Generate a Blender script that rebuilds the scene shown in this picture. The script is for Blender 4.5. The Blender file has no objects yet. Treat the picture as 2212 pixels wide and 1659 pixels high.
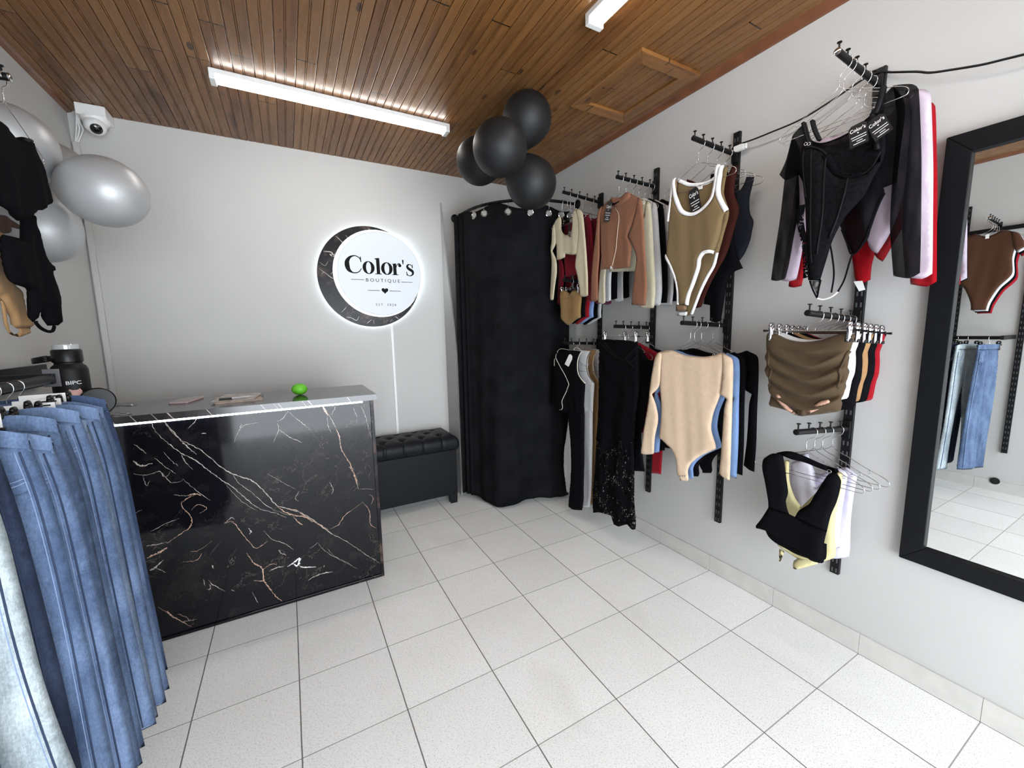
import bpy, bmesh, math, random
import numpy as np
from mathutils import Vector, Matrix
from mathutils.geometry import delaunay_2d_cdt

random.seed(7)
PI = math.pi
scene = bpy.context.scene
COL = scene.collection

# ------------------------------------------------------------------ camera
IW, IH, FPX = 2212.0, 1659.0, 877.25
RM = np.array([[0.87604446, -0.48188059, -0.018363],
               [-0.0795395, -0.10683299, -0.9910904],
               [0.47562545, 0.86969984, -0.13191899]])      # rows: right, down, forward
CAM = np.array([-1.92296, -1.16617, 1.59135])
cam = bpy.data.cameras.new('camera'); camo = bpy.data.objects.new('camera', cam); COL.objects.link(camo)
cam.sensor_width = 36.0; cam.lens = FPX / IW * 36.0; cam.clip_start = 0.05
mw = Matrix.Identity(4)
for i in range(3):
    mw[i][0] = RM[0][i]; mw[i][1] = -RM[1][i]; mw[i][2] = -RM[2][i]; mw[i][3] = CAM[i]
camo.matrix_world = mw
scene.camera = camo

def ray(px, py):
    return RM.T @ np.array([(px - IW / 2) / FPX, (py - IH / 2) / FPX, 1.0])
def at(px, py, ax, val):
    """the point of the plane  axis = val  seen at a photograph pixel"""
    d = ray(px, py); return CAM + d * ((val - CAM[ax]) / d[ax])
def deep(px, py, d):
    return CAM + ray(px, py) * d

# ------------------------------------------------------------------ room measures (metres)
WR, WL, WB, WF, ZC = 0.395, -3.055, 2.69, -3.2, 3.055

# ------------------------------------------------------------------ materials
MATS = {}
def nt(name):
    m = bpy.data.materials.new(name); m.use_nodes = True
    return m, m.node_tree.nodes, m.node_tree.links, m.node_tree.nodes['Principled BSDF']
def mat(name, col, rough=0.6, metal=0.0, noise=0.0, nscale=40.0, bump=0.0, bscale=300.0, sheen=0.0, coat=0.0, alpha=1.0, spec=0.5, emit=0.0):
    if name in MATS: return MATS[name]
    m, N, L, b = nt(name)
    b.inputs['Base Color'].default_value = (*col, 1); b.inputs['Roughness'].default_value = rough
    b.inputs['Metallic'].default_value = metal; b.inputs['Specular IOR Level'].default_value = spec
    b.inputs['Sheen Weight'].default_value = sheen; b.inputs['Coat Weight'].default_value = coat
    b.inputs['Alpha'].default_value = alpha
    if emit:
        b.inputs['Emission Color'].default_value = (*col, 1); b.inputs['Emission Strength'].default_value = emit
    if noise or bump:
        tc = N.new('ShaderNodeTexCoord')
    if noise:
        n = N.new('ShaderNodeTexNoise'); n.inputs['Scale'].default_value = nscale; n.inputs['Detail'].default_value = 4
        r = N.new('ShaderNodeMapRange'); r.inputs[1].default_value = .3; r.inputs[2].default_value = .7
        r.inputs[3].default_value = 1 - noise; r.inputs[4].default_value = 1 + noise
        mx = N.new('ShaderNodeMix'); mx.data_type = 'RGBA'; mx.blend_type = 'MULTIPLY'; mx.inputs[0].default_value = 1
        mx.inputs[6].default_value = (*col, 1)
        L.new(tc.outputs['Object'], n.inputs['Vector']); L.new(n.outputs['Fac'], r.inputs[0])
        L.new(r.outputs[0], mx.inputs[7]); L.new(mx.outputs[2], b.inputs['Base Color'])
    if bump:
        n2 = N.new('ShaderNodeTexNoise'); n2.inputs['Scale'].default_value = bscale; n2.inputs['Detail'].default_value = 2
        bp = N.new('ShaderNodeBump'); bp.inputs['Strength'].default_value = bump; bp.inputs['Distance'].default_value = .002
        L.new(tc.outputs['Object'], n2.inputs['Vector']); L.new(n2.outputs['Fac'], bp.inputs['Height']); L.new(bp.outputs['Normal'], b.inputs['Normal'])
    MATS[name] = m
    return m

def srgb(r, g, b):
    f = lambda c: (c / 255 / 12.92) if c / 255 <= .04045 else ((c / 255 + .055) / 1.055) ** 2.4
    return (f(r), f(g), f(b))

def fabric(name, rgb, rough=.85, noise=.10):
    dark = max(rgb) < 60
    return mat('fabric_' + name, srgb(*rgb), rough, 0, noise * .5, 45, .10, 600, sheen=0 if dark else .06, spec=.04 if dark else .12)

class NB:
    """small helper to chain math nodes"""
    def __init__(s, N, L): s.N, s.L = N, L
    def m(s, op, a, b=None, c=None):
        n = s.N.new('ShaderNodeMath'); n.operation = op
        for i, v in enumerate((a, b, c)):
            if v is None: continue
            if isinstance(v, (int, float)): n.inputs[i].default_value = v
            else: s.L.new(v, n.inputs[i])
        return n.outputs[0]
    def mix(s, f, a, b, blend='MIX'):
        n = s.N.new('ShaderNodeMix'); n.data_type = 'RGBA'; n.blend_type = blend
        for i, v in ((0, f), (6, a), (7, b)):
            if isinstance(v, (int, float)): n.inputs[i].default_value = v
            elif isinstance(v, tuple): n.inputs[i].default_value = (*v, 1)
            else: s.L.new(v, n.inputs[i])
        return n.outputs[2]
    def rng(s, x, a, b, c, d):
        n = s.N.new('ShaderNodeMapRange'); n.interpolation_type = 'LINEAR'
        s.L.new(x, n.inputs[0])
        for i, v in enumerate((a, b, c, d)): n.inputs[i + 1].default_value = v
        return n.outputs[0]
    def noise(s, vec, scale, detail=3, rough=.5, dist=0.0):
        n = s.N.new('ShaderNodeTexNoise'); n.inputs['Scale'].default_value = scale; n.inputs['Detail'].default_value = detail
        n.inputs['Roughness'].default_value = rough; n.inputs['Distortion'].default_value = dist
        s.L.new(vec, n.inputs['Vector']); return n
    def mapping(s, vec, scale=(1, 1, 1), loc=(0, 0, 0), rot=(0, 0, 0)):
        n = s.N.new('ShaderNodeMapping'); n.inputs['Scale'].default_value = scale; n.inputs['Location'].default_value = loc; n.inputs['Rotation'].default_value = rot
        s.L.new(vec, n.inputs['Vector']); return n.outputs[0]
    def geo(s):
        n = s.N.new('ShaderNodeNewGeometry'); return n.outputs['Position']
    def xyz(s, v):
        n = s.N.new('ShaderNodeSeparateXYZ'); s.L.new(v, n.inputs[0]); return n.outputs
    def comb(s, x, y, z):
        n = s.N.new('ShaderNodeCombineXYZ')
        for i, v in enumerate((x, y, z)):
            if isinstance(v, (int, float)): n.inputs[i].default_value = v
            else: s.L.new(v, n.inputs[i])
        return n.outputs[0]
    def bump(s, h, strength, dist, b):
        n = s.N.new('ShaderNodeBump'); n.inputs['Strength'].default_value = strength; n.inputs['Distance'].default_value = dist
        s.L.new(h, n.inputs['Height']); s.L.new(n.outputs['Normal'], b.inputs['Normal'])

def floor_material():
    m, N, L, b = nt('floor_tile'); nb = NB(N, L); p = nb.geo(); x, y, z = nb.xyz(p)
    def line(c, w):                                    # distance to the nearest joint of a 0.4 m grid
        f = nb.m('FRACT', nb.m('ADD', nb.m('DIVIDE', c, .4), 50.5))
        d = nb.m('MULTIPLY', nb.m('ABSOLUTE', nb.m('SUBTRACT', f, .5)), .4)
        return nb.m('LESS_THAN', d, w), d
    wob = nb.noise(p, 9, 2)
    xx = nb.m('ADD', x, nb.rng(wob.outputs['Fac'], 0, 1, -.001, .001))
    lx, dx = line(xx, .0025); ly, dy = line(y, .0020)
    f1 = nb.noise(nb.mapping(p, (1, 1.9, 1), (0, 0, 0), (0, 0, .6)), 135, 2, .55); f2 = nb.noise(nb.mapping(p, (2.0, 1, 1), (3, 1, 0), (0, 0, .3)), 120, 2, .55)
    s1 = nb.rng(f1.outputs['Fac'], .575, .66, 0, 1); s2 = nb.rng(f2.outputs['Fac'], .60, .68, 0, 1)
    n1 = nb.noise(p, 2.2, 3); n2 = nb.noise(p, 260, 2)
    cell = nb.comb(nb.m('FLOOR', nb.m('DIVIDE', x, .4)), nb.m('FLOOR', nb.m('DIVIDE', y, .4)), 0)
    wn = N.new('ShaderNodeTexWhiteNoise'); L.new(cell, wn.inputs['Vector'])
    base = nb.mix(nb.rng(n1.outputs['Fac'], .35, .75, 0, 1), (.92, .925, .91), (.87, .87, .845))
    base = nb.mix(1.0, base, nb.comb(*[nb.rng(wn.outputs['Value'], 0, 1, .95, 1.03)] * 3), 'MULTIPLY')
    base = nb.mix(1.0, base, nb.comb(*[nb.rng(n2.outputs['Fac'], .3, .7, .93, 1.05)] * 3), 'MULTIPLY')
    base = nb.mix(nb.m('MULTIPLY', s1, .50), base, (.36, .36, .34))
    base = nb.mix(nb.m('MULTIPLY', s2, .40), base, (.42, .42, .40))
    # worn smudges along some tiles and chips at joints
    n3 = nb.noise(nb.mapping(p, (1.6, .7, 1)), 1.5, 2)
    base = nb.mix(nb.rng(n3.outputs['Fac'], .62, .76, 0, .22), base, (.45, .43, .38))
    n4 = nb.noise(p, 14, 4); near = nb.m('LESS_THAN', nb.m('MINIMUM', dx, dy), .011)
    chip = nb.m('MULTIPLY', near, nb.m('GREATER_THAN', n4.outputs['Fac'], .74))
    base = nb.mix(nb.m('MULTIPLY', chip, .8), base, (.14, .13, .12))
    base = nb.mix(nb.m('MULTIPLY', lx, .92), base, (.10, .095, .09))
    base = nb.mix(nb.m('MULTIPLY', ly, .75), base, (.17, .165, .155))
    L.new(base, b.inputs['Base Color'])
    b.inputs['Roughness'].default_value = .42; b.inputs['Specular IOR Level'].default_value = .35
    nb.bump(nb.m('SUBTRACT', 1.0, nb.m('MAXIMUM', lx, ly)), .4, .002, b)
    return m

def wall_material(name, col):
    m, N, L, b = nt(name); nb = NB(N, L); p = nb.geo()
    n1 = nb.noise(p, 1.3, 3); n2 = nb.noise(p, 55, 4); n3 = nb.noise(p, 6, 5, .7)
    c = nb.mix(nb.rng(n1.outputs['Fac'], .3, .7, 0, 1), col, tuple(v * .955 for v in col))
    c = nb.mix(nb.rng(n3.outputs['Fac'], .66, .80, 0, .10), c, (.42, .40, .37))
    L.new(c, b.inputs['Base Color']); b.inputs['Roughness'].default_value = .55; b.inputs['Specular IOR Level'].default_value = .3
    nb.bump(n2.outputs['Fac'], .12, .004, b)
    return m

def wood_material(name, axis_y=True, tint=(1, 1, 1), rough=.24):
    m, N, L, b = nt(name); nb = NB(N, L); p = nb.geo(); x, y, z = nb.xyz(p)
    if not axis_y: x, y = y, x
    pitch = .1017
    brd = nb.m('FLOOR', nb.m('DIVIDE', nb.m('ADD', x, 4.0), pitch))
    wn = N.new('ShaderNodeTexWhiteNoise'); wn.noise_dimensions = '1D'; L.new(brd, wn.inputs['W'])
    shift = nb.m('MULTIPLY', wn.outputs['Value'], 31.0)
    q = nb.comb(x, nb.m('ADD', y, shift), nb.m('MULTIPLY', brd, 3.7))
    g = nb.noise(nb.mapping(q, (38, 2.2, 1)), 1.0, 5, .6, .6)
    g2 = nb.noise(nb.mapping(q, (7, 1.1, 1)), 1.0, 3, .5, 1.2)
    # board-end joints, 2.1 m boards with random offsets
    fr = nb.m('FRACT', nb.m('DIVIDE', nb.m('ADD', y, shift), 2.1))
    joint = nb.m('LESS_THAN', fr, .0030)
    seg = nb.m('FLOOR', nb.m('DIVIDE', nb.m('ADD', y, shift), 2.1))
    wn2 = N.new('ShaderNodeTexWhiteNoise'); L.new(nb.comb(brd, seg, 0), wn2.inputs['Vector'])
    vor = N.new('ShaderNodeTexVoronoi'); vor.inputs['Scale'].default_value = 1.0
    L.new(nb.mapping(q, (10, 4.0, 1)), vor.inputs['Vector'])
    kn = nb.m('MULTIPLY', nb.m('LESS_THAN', vor.outputs['Distance'], .14), nb.m('GREATER_THAN', nb.xyz(vor.outputs['Color'])[0], .60))
    T = lambda c: tuple(a * t for a, t in zip(c, tint))
    c = nb.mix(nb.rng(g.outputs['Fac'], .3, .7, 0, 1), T((.205, .086, .026)), T((.088, .031, .010)))
    c = nb.mix(nb.rng(g2.outputs['Fac'], .58, .75, 0, .8), c, T((.060, .022, .008)))
    c = nb.mix(nb.rng(wn2.outputs['Value'], 0, 1, 0, .55), c, T((.250, .122, .040)))
    c = nb.mix(nb.m('MULTIPLY', kn, .8), c, (.030, .012, .008))
    c = nb.mix(joint, c, (.010, .006, .004))
    L.new(c, b.inputs['Base Color'])
    L.new(nb.rng(g.outputs['Fac'], .3, .7, rough - .04, rough + .10), b.inputs['Roughness'])
    b.inputs['Specular IOR Level'].default_value = .26
    nb.bump(g.outputs['Fac'], .22, .003, b)
    return m

def marble_material(name, brown=0.0, vein=1.0, spec=.27, rough=.07):
    m, N, L, b = nt(name); nb = NB(N, L); p = nb.geo()
    pm = nb.mapping(p, (1, 1, 1), (0, 0, 0), (0, math.radians(35), 0))
    w = nb.noise(pm, 3.0, 5, .62, .4)
    v1 = nb.m('ABSOLUTE', nb.m('SUBTRACT', w.outputs['Fac'], .5))
    a = nb.noise(nb.mapping(pm, (.8, .8, 2.0)), 2.1, 6, .6, 1.1)
    v2 = nb.m('ABSOLUTE', nb.m('SUBTRACT', a.outputs['Fac'], .46))
    gate = nb.noise(p, 2.6, 2); gt = nb.rng(gate.outputs['Fac'], .50, .62, 0, 1)
    gate2 = nb.noise(nb.mapping(p, (1, 1, 1), (3, 5, 1)), 1.9, 2); gt2 = nb.rng(gate2.outputs['Fac'], .54, .66, 0, 1)
    l1 = nb.m('MULTIPLY', nb.m('MULTIPLY', nb.rng(v1, 0, .007, 1, 0), gt), vein)
    l2 = nb.m('MULTIPLY', nb.m('MULTIPLY', nb.rng(v2, 0, .004, 1, 0), gt2), vein)
    cl = nb.noise(p, 5, 6, .7)
    base = nb.mix(nb.rng(cl.outputs['Fac'], .5, .8, 0, 1), (.0045, .0045, .0062), (.020, .016, .016))
    if brown:
        bn = nb.noise(nb.mapping(p, (1, 1, 1), (1, 2, 7)), 6, 4, .65)
        base = nb.mix(nb.rng(bn.outputs['Fac'], .50, .64, 0, brown), base, (.105, .066, .054))
    c = nb.mix(nb.m('MULTIPLY', l1, .12), base, (.40, .31, .25))
    c = nb.mix(nb.m('MULTIPLY', l2, .22), c, (.50, .42, .37))
    L.new(c, b.inputs['Base Color']); b.inputs['Roughness'].default_value = rough; b.inputs['Specular IOR Level'].default_value = spec
    return m

def denim_material(name, c1, c2, warp=1.0):
    m, N, L, b = nt(name); nb = NB(N, L)
    tc = N.new('ShaderNodeTexCoord'); o = tc.outputs['Object']
    a = nb.noise(nb.mapping(o, (1, 1, .55)), 9, 4, .6); s = nb.noise(nb.mapping(o, (500, 500, 60)), 1, 2, .5); st = nb.noise(nb.mapping(o, (30, 30, 2.5)), 1, 3, .6)
    dots = nb.noise(o, 180, 2)
    c = nb.mix(nb.rng(a.outputs['Fac'], .34, .62, 0, 1), tuple(v * .82 for v in c1), tuple(v * 1.12 for v in c2))
    c = nb.mix(nb.rng(st.outputs['Fac'], .5, .75, 0, .5), c, tuple(min(1, v * 1.5) for v in c2))
    c = nb.mix(1.0, c, nb.comb(*[nb.rng(s.outputs['Fac'], .3, .7, .85, 1.15)] * 3), 'MULTIPLY')
    c = nb.mix(1.0, c, nb.comb(*[nb.rng(dots.outputs['Fac'], .3, .7, .86, 1.14)] * 3), 'MULTIPLY')
    L.new(c, b.inputs['Base Color']); b.inputs['Roughness'].default_value = .85; b.inputs['Specular IOR Level'].default_value = .2
    nb.bump(s.outputs['Fac'], .2, .002, b)
    return m

def sheer_material(name, rgb, a0, lace=False):
    m, N, L, b = nt(name); nb = NB(N, L)
    tc = N.new('ShaderNodeTexCoord'); o = tc.outputs['Object']
    b.inputs['Base Color'].default_value = (*srgb(*rgb), 1); b.inputs['Roughness'].default_value = .8; b.inputs['Specular IOR Level'].default_value = .05
    if lace:
        v = N.new('ShaderNodeTexVoronoi'); v.inputs['Scale'].default_value = 55; v.feature = 'DISTANCE_TO_EDGE'
        d = nb.noise(o, 30, 3, .6); L.new(nb.mix(.06, o, d.outputs['Color']), v.inputs['Vector'])
        big = nb.noise(nb.mapping(o, (1, 1, .6)), 17, 2, .5)
        hole = nb.m('MULTIPLY', nb.m('GREATER_THAN', v.outputs['Distance'], .16), nb.m('GREATER_THAN', big.outputs['Fac'], .50))
        L.new(nb.m('SUBTRACT', 1.0, nb.m('MULTIPLY', hole, a0)), b.inputs['Alpha'])
    else:
        n = nb.noise(nb.mapping(o, (1, 1, .25)), 40, 2)
        L.new(nb.rng(n.outputs['Fac'], .3, .7, a0 - .10, a0 + .10), b.inputs['Alpha'])
    return m

M_FLOOR = floor_material()
M_WALL = wall_material('wall_paint', (.510, .503, .490))
M_CEIL = wood_material('ceiling_wood')
M_WOODX = wood_material('ceiling_wood_cross', False, (1.25, 1.25, 1.2))
M_TRIMWOOD = mat('trim_wood', (.15, .055, .024), .35, 0, .25, 8, coat=.2)
M_BASE = mat('baseboard_tile', (.53, .52, .49), .4, 0, .06, 12)
M_BLACK = mat('black_metal', (.005, .005, .0055), .42, .0, spec=.18)
M_BLACKP = mat('black_plastic', (.006, .006, .007), .35, spec=.3)
M_CHROME = mat('chrome', (.52, .52, .54), .14, 1.0)
M_WIRE = mat('hanger_wire', (.62, .62, .64), .22, 1.0)
M_WHITEP = mat('white_plastic', (.78, .78, .77), .4)
M_CARD = mat('white_card', (.85, .85, .83), .6)
M_INK = mat('print_black', (.006, .006, .0055), .6, spec=.1)
M_INKW = mat('print_white', (.82, .82, .82), .5)
M_TAG = mat('tag_card', (.010, .010, .011), .35)
M_LEATHER = mat('black_leather', (.008, .009, .011), .42, 0, .15, 25, .25, 220, spec=.13)
M_CURTAIN = mat('curtain_velvet', (.0072, .0074, .0084), .9, 0, .35, 7, spec=.05)
M_FRAME = mat('mirror_frame_black', (.0065, .007, .008), .45, 0, .1, 30, spec=.12)
M_MIRROR = mat('mirror_glass', (.90, .92, .915), .0, 1.0)
M_MARBLE = marble_material('black_marble')
M_MARBLE2 = marble_material('black_brown_marble', .7, 1.6, .2, .28)
M_VEINW = mat('marble_vein_pale', (.40, .355, .32), .15, 0, .35, 60)
M_VEING = mat('marble_vein_gold', (.40, .26, .19), .15, 0, .45, 50)
M_BALLOON_B = mat('balloon_black', (.0095, .0098, .0105), .52, spec=.32)
M_BALLOON_S = mat('balloon_silver', (.40, .405, .41), .42, .30, spec=.5)
M_TUBE = mat('tube_diffuser', (1, .965, .915), .5, emit=21.0)
M_LED = mat('led_strip_light', (.86, .94, 1), .5, emit=9.0)
M_SIGN = mat('sign_face_light', (.86, .93, 1), .35, emit=.40); M_SIGN.node_tree.nodes['Principled BSDF'].inputs['Base Color'].default_value = (.36, .38, .40, 1); M_SIGN.node_tree.nodes['Principled BSDF'].inputs['Specular IOR Level'].default_value = .2
M_GLOW = mat('sign_backlight', (.86, .95, 1), .5, emit=15.0)
M_GLOW2 = mat('sign_rim_light', (.88, .96, 1), .5, emit=.9)

# ------------------------------------------------------------------ mesh building
class MB:
    def __init__(s): s.v, s.f, s.mi = [], [], []
    def add(s, vs, fs, mi=0):
        o = len(s.v); s.v.extend(tuple(map(float, p)) for p in vs)
        s.f.extend(tuple(i + o for i in f) for f in fs); s.mi.extend([mi] * len(fs)); return s
    def box(s, lo, hi, mi=0):
        x0, y0, z0 = lo; x1, y1, z1 = hi
        vs = [(x0, y0, z0), (x1, y0, z0), (x1, y1, z0), (x0, y1, z0), (x0, y0, z1), (x1, y0, z1), (x1, y1, z1), (x0, y1, z1)]
        return s.add(vs, [(3, 2, 1, 0), (4, 5, 6, 7), (0, 1, 5, 4), (1, 2, 6, 5), (2, 3, 7, 6), (3, 0, 4, 7)], mi)
    def obox(s, c, ax, half, mi=0):
        c = np.array(c, float); A = [np.array(a, float) * h for a, h in zip(ax, half)]
        vs = [c + sx * A[0] + sy * A[1] + sz * A[2] for sz in (-1, 1) for sx, sy in ((-1, -1), (1, -1), (1, 1), (-1, 1))]
        return s.add(vs, [(3, 2, 1, 0), (4, 5, 6, 7), (0, 1, 5, 4), (1, 2, 6, 5), (2, 3, 7, 6), (3, 0, 4, 7)], mi)
    def tube(s, pts, r, n=8, closed=False, mi=0, flat=None):
        P = [np.array(p, float) for p in pts]; k = len(P)
        rs = r if hasattr(r, '__len__') else [r] * k
        T = []
        for i in range(k):
            a = P[(i - 1) % k] if (closed or i > 0) else P[i]; b = P[(i + 1) % k] if (closed or i < k - 1) else P[i]
            t = b - a; T.append(t / (np.linalg.norm(t) + 1e-12))
        up = np.array([0, 0, 1.0]) if abs(T[0][2]) < .9 else np.array([1.0, 0, 0])
        nrm = np.cross(T[0], up); nrm /= np.linalg.norm(nrm)
        vs = []
        for i in range(k):
            nrm = nrm - T[i] * np.dot(nrm, T[i]); nrm /= (np.linalg.norm(nrm) + 1e-12)
            bn = np.cross(T[i], nrm)
            for j in range(n):
                a = 2 * PI * j / n; vs.append(P[i] + rs[i] * (math.cos(a) * nrm + math.sin(a) * bn))
        fs = []
        for i in range(k if closed else k - 1):
            i2 = (i + 1) % k
            for j in range(n): fs.append((i * n + j, i * n + (j + 1) % n, i2 * n + (j + 1) % n, i2 * n + j))
        if not closed: fs += [tuple(reversed(range(n))), tuple(range((k - 1) * n, k * n))]
        return s.add(vs, fs, mi)
    def lathe(s, prof, c=(0, 0, 0), axis=(0, 0, 1), n=28, mi=0):
        ax = np.array(axis, float); ax /= np.linalg.norm(ax); c = np.array(c, float)
        e = np.array([1.0, 0, 0]) if abs(ax[0]) < .9 else np.array([0, 1.0, 0])
        u = np.cross(ax, e); u /= np.linalg.norm(u); w = np.cross(ax, u)
        vs, fs = [], []
        for r, h in prof:
            for j in range(n):
                a = 2 * PI * j / n; vs.append(c + ax * h + r * (math.cos(a) * u + math.sin(a) * w))
        for i in range(len(prof) - 1):
            for j in range(n): fs.append((i * n + j, i * n + (j + 1) % n, (i + 1) * n + (j + 1) % n, (i + 1) * n + j))
        fs += [tuple(reversed(range(n))), tuple(range((len(prof) - 1) * n, len(prof) * n))]
        return s.add(vs, fs, mi)
    def prism(s, poly, O, U, V, N, t, mi=0):
        """polygon (u,v) on the plane O,U,V pushed out along N by t"""
        O, U, V, N = [np.array(a, float) for a in (O, U, V, N)]; k = len(poly)
        a = [O + U * p[0] + V * p[1] for p in poly]; b = [q + N * t for q in a]
        return s.add(a + b, [tuple(range(k))[::-1], tuple(range(k, 2 * k))] + [(i, (i + 1) % k, k + (i + 1) % k, k + i) for i in range(k)], mi)
    def rings(s, A, B, O, U, V, N, t, mi=0):
        """closed strip between two loops of equal length, given thickness t"""
        O, U, V, N = [np.array(a, float) for a in (O, U, V, N)]; k = len(A)
        P = lambda q, d: O + U * q[0] + V * q[1] + N * d
        vs = [P(q, 0) for q in A] + [P(q, 0) for q in B] + [P(q, t) for q in A] + [P(q, t) for q in B]
        fs = []
        for i in range(k):
            j = (i + 1) % k
            fs += [(2 * k + i, 2 * k + j, 3 * k + j, 3 * k + i), (i, k + i, k + j, j), (i, j, 2 * k + j, 2 * k + i), (k + i, 3 * k + i, 3 * k + j, k + j)]
        return s.add(vs, fs, mi)

def origin_of(o):
    while o.parent: o = o.parent
    return np.array(o.location)
def link(name, mb, mats, parent=None, smooth=False, loc=None, bevel=0.0, sub=0):
    if not isinstance(mats, (list, tuple)): mats = [mats]
    V = np.array(mb.v)
    if parent is not None: O = origin_of(parent)
    elif loc is not None: O = np.array(loc, float)
    else:
        lo, hi = V.min(0), V.max(0); O = np.array([(lo[0] + hi[0]) / 2, (lo[1] + hi[1]) / 2, lo[2]])
    me = bpy.data.meshes.new(name); me.from_pydata((V - O).tolist(), [], mb.f)
    for m in mats: me.materials.append(m)
    if len(mats) > 1: me.polygons.foreach_set('material_index', mb.mi)
    me.polygons.foreach_set('use_smooth', [bool(smooth)] * len(me.polygons))
    bm = bmesh.new(); bm.from_mesh(me); bmesh.ops.recalc_face_normals(bm, faces=bm.faces); bm.to_mesh(me); bm.free()
    o = bpy.data.objects.new(name, me); COL.objects.link(o)
    if parent is not None: o.parent = parent
    else: o.location = O
    if bevel:
        md = o.modifiers.new('bevel', 'BEVEL'); md.width = bevel; md.segments = 2; md.limit_method = 'ANGLE'; md.angle_limit = math.radians(40)
        for p in me.polygons: p.use_smooth = False
    if smooth == 'auto':
        me.set_sharp_from_angle(angle=math.radians(38))
    return o
def tag(o, label, cat, group=None):
    o['label'] = label; o['category'] = cat
    if group: o['group'] = group
    return o
def thing(name, label, cat, loc, group=None):
    o = bpy.data.objects.new(name, None); COL.objects.link(o); o.location = tuple(map(float, loc)); o.empty_display_size = .05
    return tag(o, label, cat, group)
def struct(name, mb, m, **k):
    o = link(name, mb, m, **k); o['kind'] = 'structure'; return o
def copy_tree(o, parent=None):
    c = o.copy(); COL.objects.link(c)
    if parent is not None: c.parent = parent
    for ch in list(o.children): copy_tree(ch, c)
    return c

def text_mesh(mb, txt, O, U, V, N, width=None, height=None, mi=0, space=1.0, depth=.0004, shear=0.0, bold=0.0):
    """lettering as thin raised geometry, fitted to a width (or height), its lower left corner at O"""
    cu = bpy.data.curves.new('t', 'FONT'); cu.body = txt; cu.size = 1; cu.space_character = space; cu.shear = shear; cu.offset = bold; cu.resolution_u = 4
    ob = bpy.data.objects.new('t', cu); COL.objects.link(ob)
    dg = bpy.context.evaluated_depsgraph_get(); me = bpy.data.meshes.new_from_object(ob.evaluated_get(dg))
    A = np.array([v.co[:] for v in me.vertices]); F = [tuple(p.vertices) for p in me.polygons]
    bpy.data.objects.remove(ob); bpy.data.curves.remove(cu); bpy.data.meshes.remove(me)
    if not len(A): return
    lo, hi = A.min(0), A.max(0); sx = sy = None
    if width: sx = width / (hi[0] - lo[0])
    if height: sy = height / (hi[1] - lo[1])
    sx = sx or sy; sy = sy or sx
    O, U, V, N = [np.array(a, float) for a in (O, U, V, N)]
    mb.add([O + U * (p[0] - lo[0]) * sx + V * (p[1] - lo[1]) * sy + N * depth for p in A], F, mi)

def smooth_path(pts, n=6):
    P = [np.array(p, float) for p in pts]; out = []
    for i in range(len(P) - 1):
        p0 = P[max(i - 1, 0)]; p1 = P[i]; p2 = P[i + 1]; p3 = P[min(i + 2, len(P) - 1)]
        for k in range(n):
            t = k / n
            out.append(.5 * ((2 * p1) + (-p0 + p2) * t + (2 * p0 - 5 * p1 + 4 * p2 - p3) * t * t + (-p0 + 3 * p1 - 3 * p2 + p3) * t ** 3))
    out.append(P[-1]); return out

# ------------------------------------------------------------------ the room
mb = MB().box((WL - .1, WF - .1, -.1), (WR + .1, WB + .1, 0)); struct('floor', mb, M_FLOOR, loc=(0, 0, 0))
mb = MB().box((WR, WF - .1, 0), (WR + .1, WB + .1, ZC + .05)); struct('wall_right', mb, M_WALL, loc=(0, 0, 0))
mb = MB().box((WL - .1, WF - .1, 0), (WL, WB + .1, ZC + .05)); struct('wall_left', mb, M_WALL, loc=(0, 0, 0))
mb = MB().box((WL, WB, 0), (WR, WB + .1, ZC + .05))
struct('wall_back', mb, M_WALL, loc=(0, 0, 0))
# short return of the back wall beside the fitting room
mb = MB().prism([(2.405, 0), (WB - .0005, 0), (WB - .0005, 2.80), (2.405, 1.35)], (-.555, 0, 0), (0, 1, 0), (0, 0, 1), (1, 0, 0), .014); struct('wall_return', mb, wall_material('return_shaded', (.34, .335, .325)), loc=(0, 0, 0))  # wall grey darkened so the colour carries shade on this lamp-facing side
# street side behind the camera: wide shop door opening with lintel, daylight comes in here
mb = MB().box((WL, WF - .1, 0), (-2.75, WF, ZC + .05)); mb.box((0.1, WF - .1, 0), (WR, WF, ZC + .05)); mb.box((-2.75, WF - .1, 2.55), (.1, WF, ZC + .05))
struct('wall_front', mb, M_WALL, loc=(0, 0, 0))

# ceiling boards: tongue and groove profile with a double bead down the middle of every board
mb = MB(); prof = []; pitch = .1017
x = WL
k0 = math.floor((WL + 4) / pitch)
xs = []
for k in range(k0, k0 + 37):
    s = k * pitch - 4
    for dx, dz in ((0, .008), (.0016, .008), (.0034, .0006), (.0060, 0), (.0440, 0), (.0450, .0058), (.0462, .0058), (.0472, .0005), (.0520, .0005), (.0530, .0058), (.0542, .0058), (.0552, 0), (.0985, 0), (.1005, .0010)):
        if WL <= s + dx <= WR: xs.append((s + dx, dz))
xs = [(WL, 0)] + xs + [(WR, 0)]
n = len(xs); y0, y1 = WF - .1, WB + .02
vs = [(a, y0, ZC + d) for a, d in xs] + [(a, y1, ZC + d) for a, d in xs] + [(WL, y0, ZC + .1), (WR, y0, ZC + .1), (WL, y1, ZC + .1), (WR, y1, ZC + .1)]
fs = [(i, i + 1, n + i + 1, n + i) for i in range(n - 1)] + [(2 * n, 2 * n + 2, 2 * n + 3, 2 * n + 1)]
mb.add(vs, fs); struct('ceiling', mb, M_CEIL, loc=(0, 0, 0))
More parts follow.
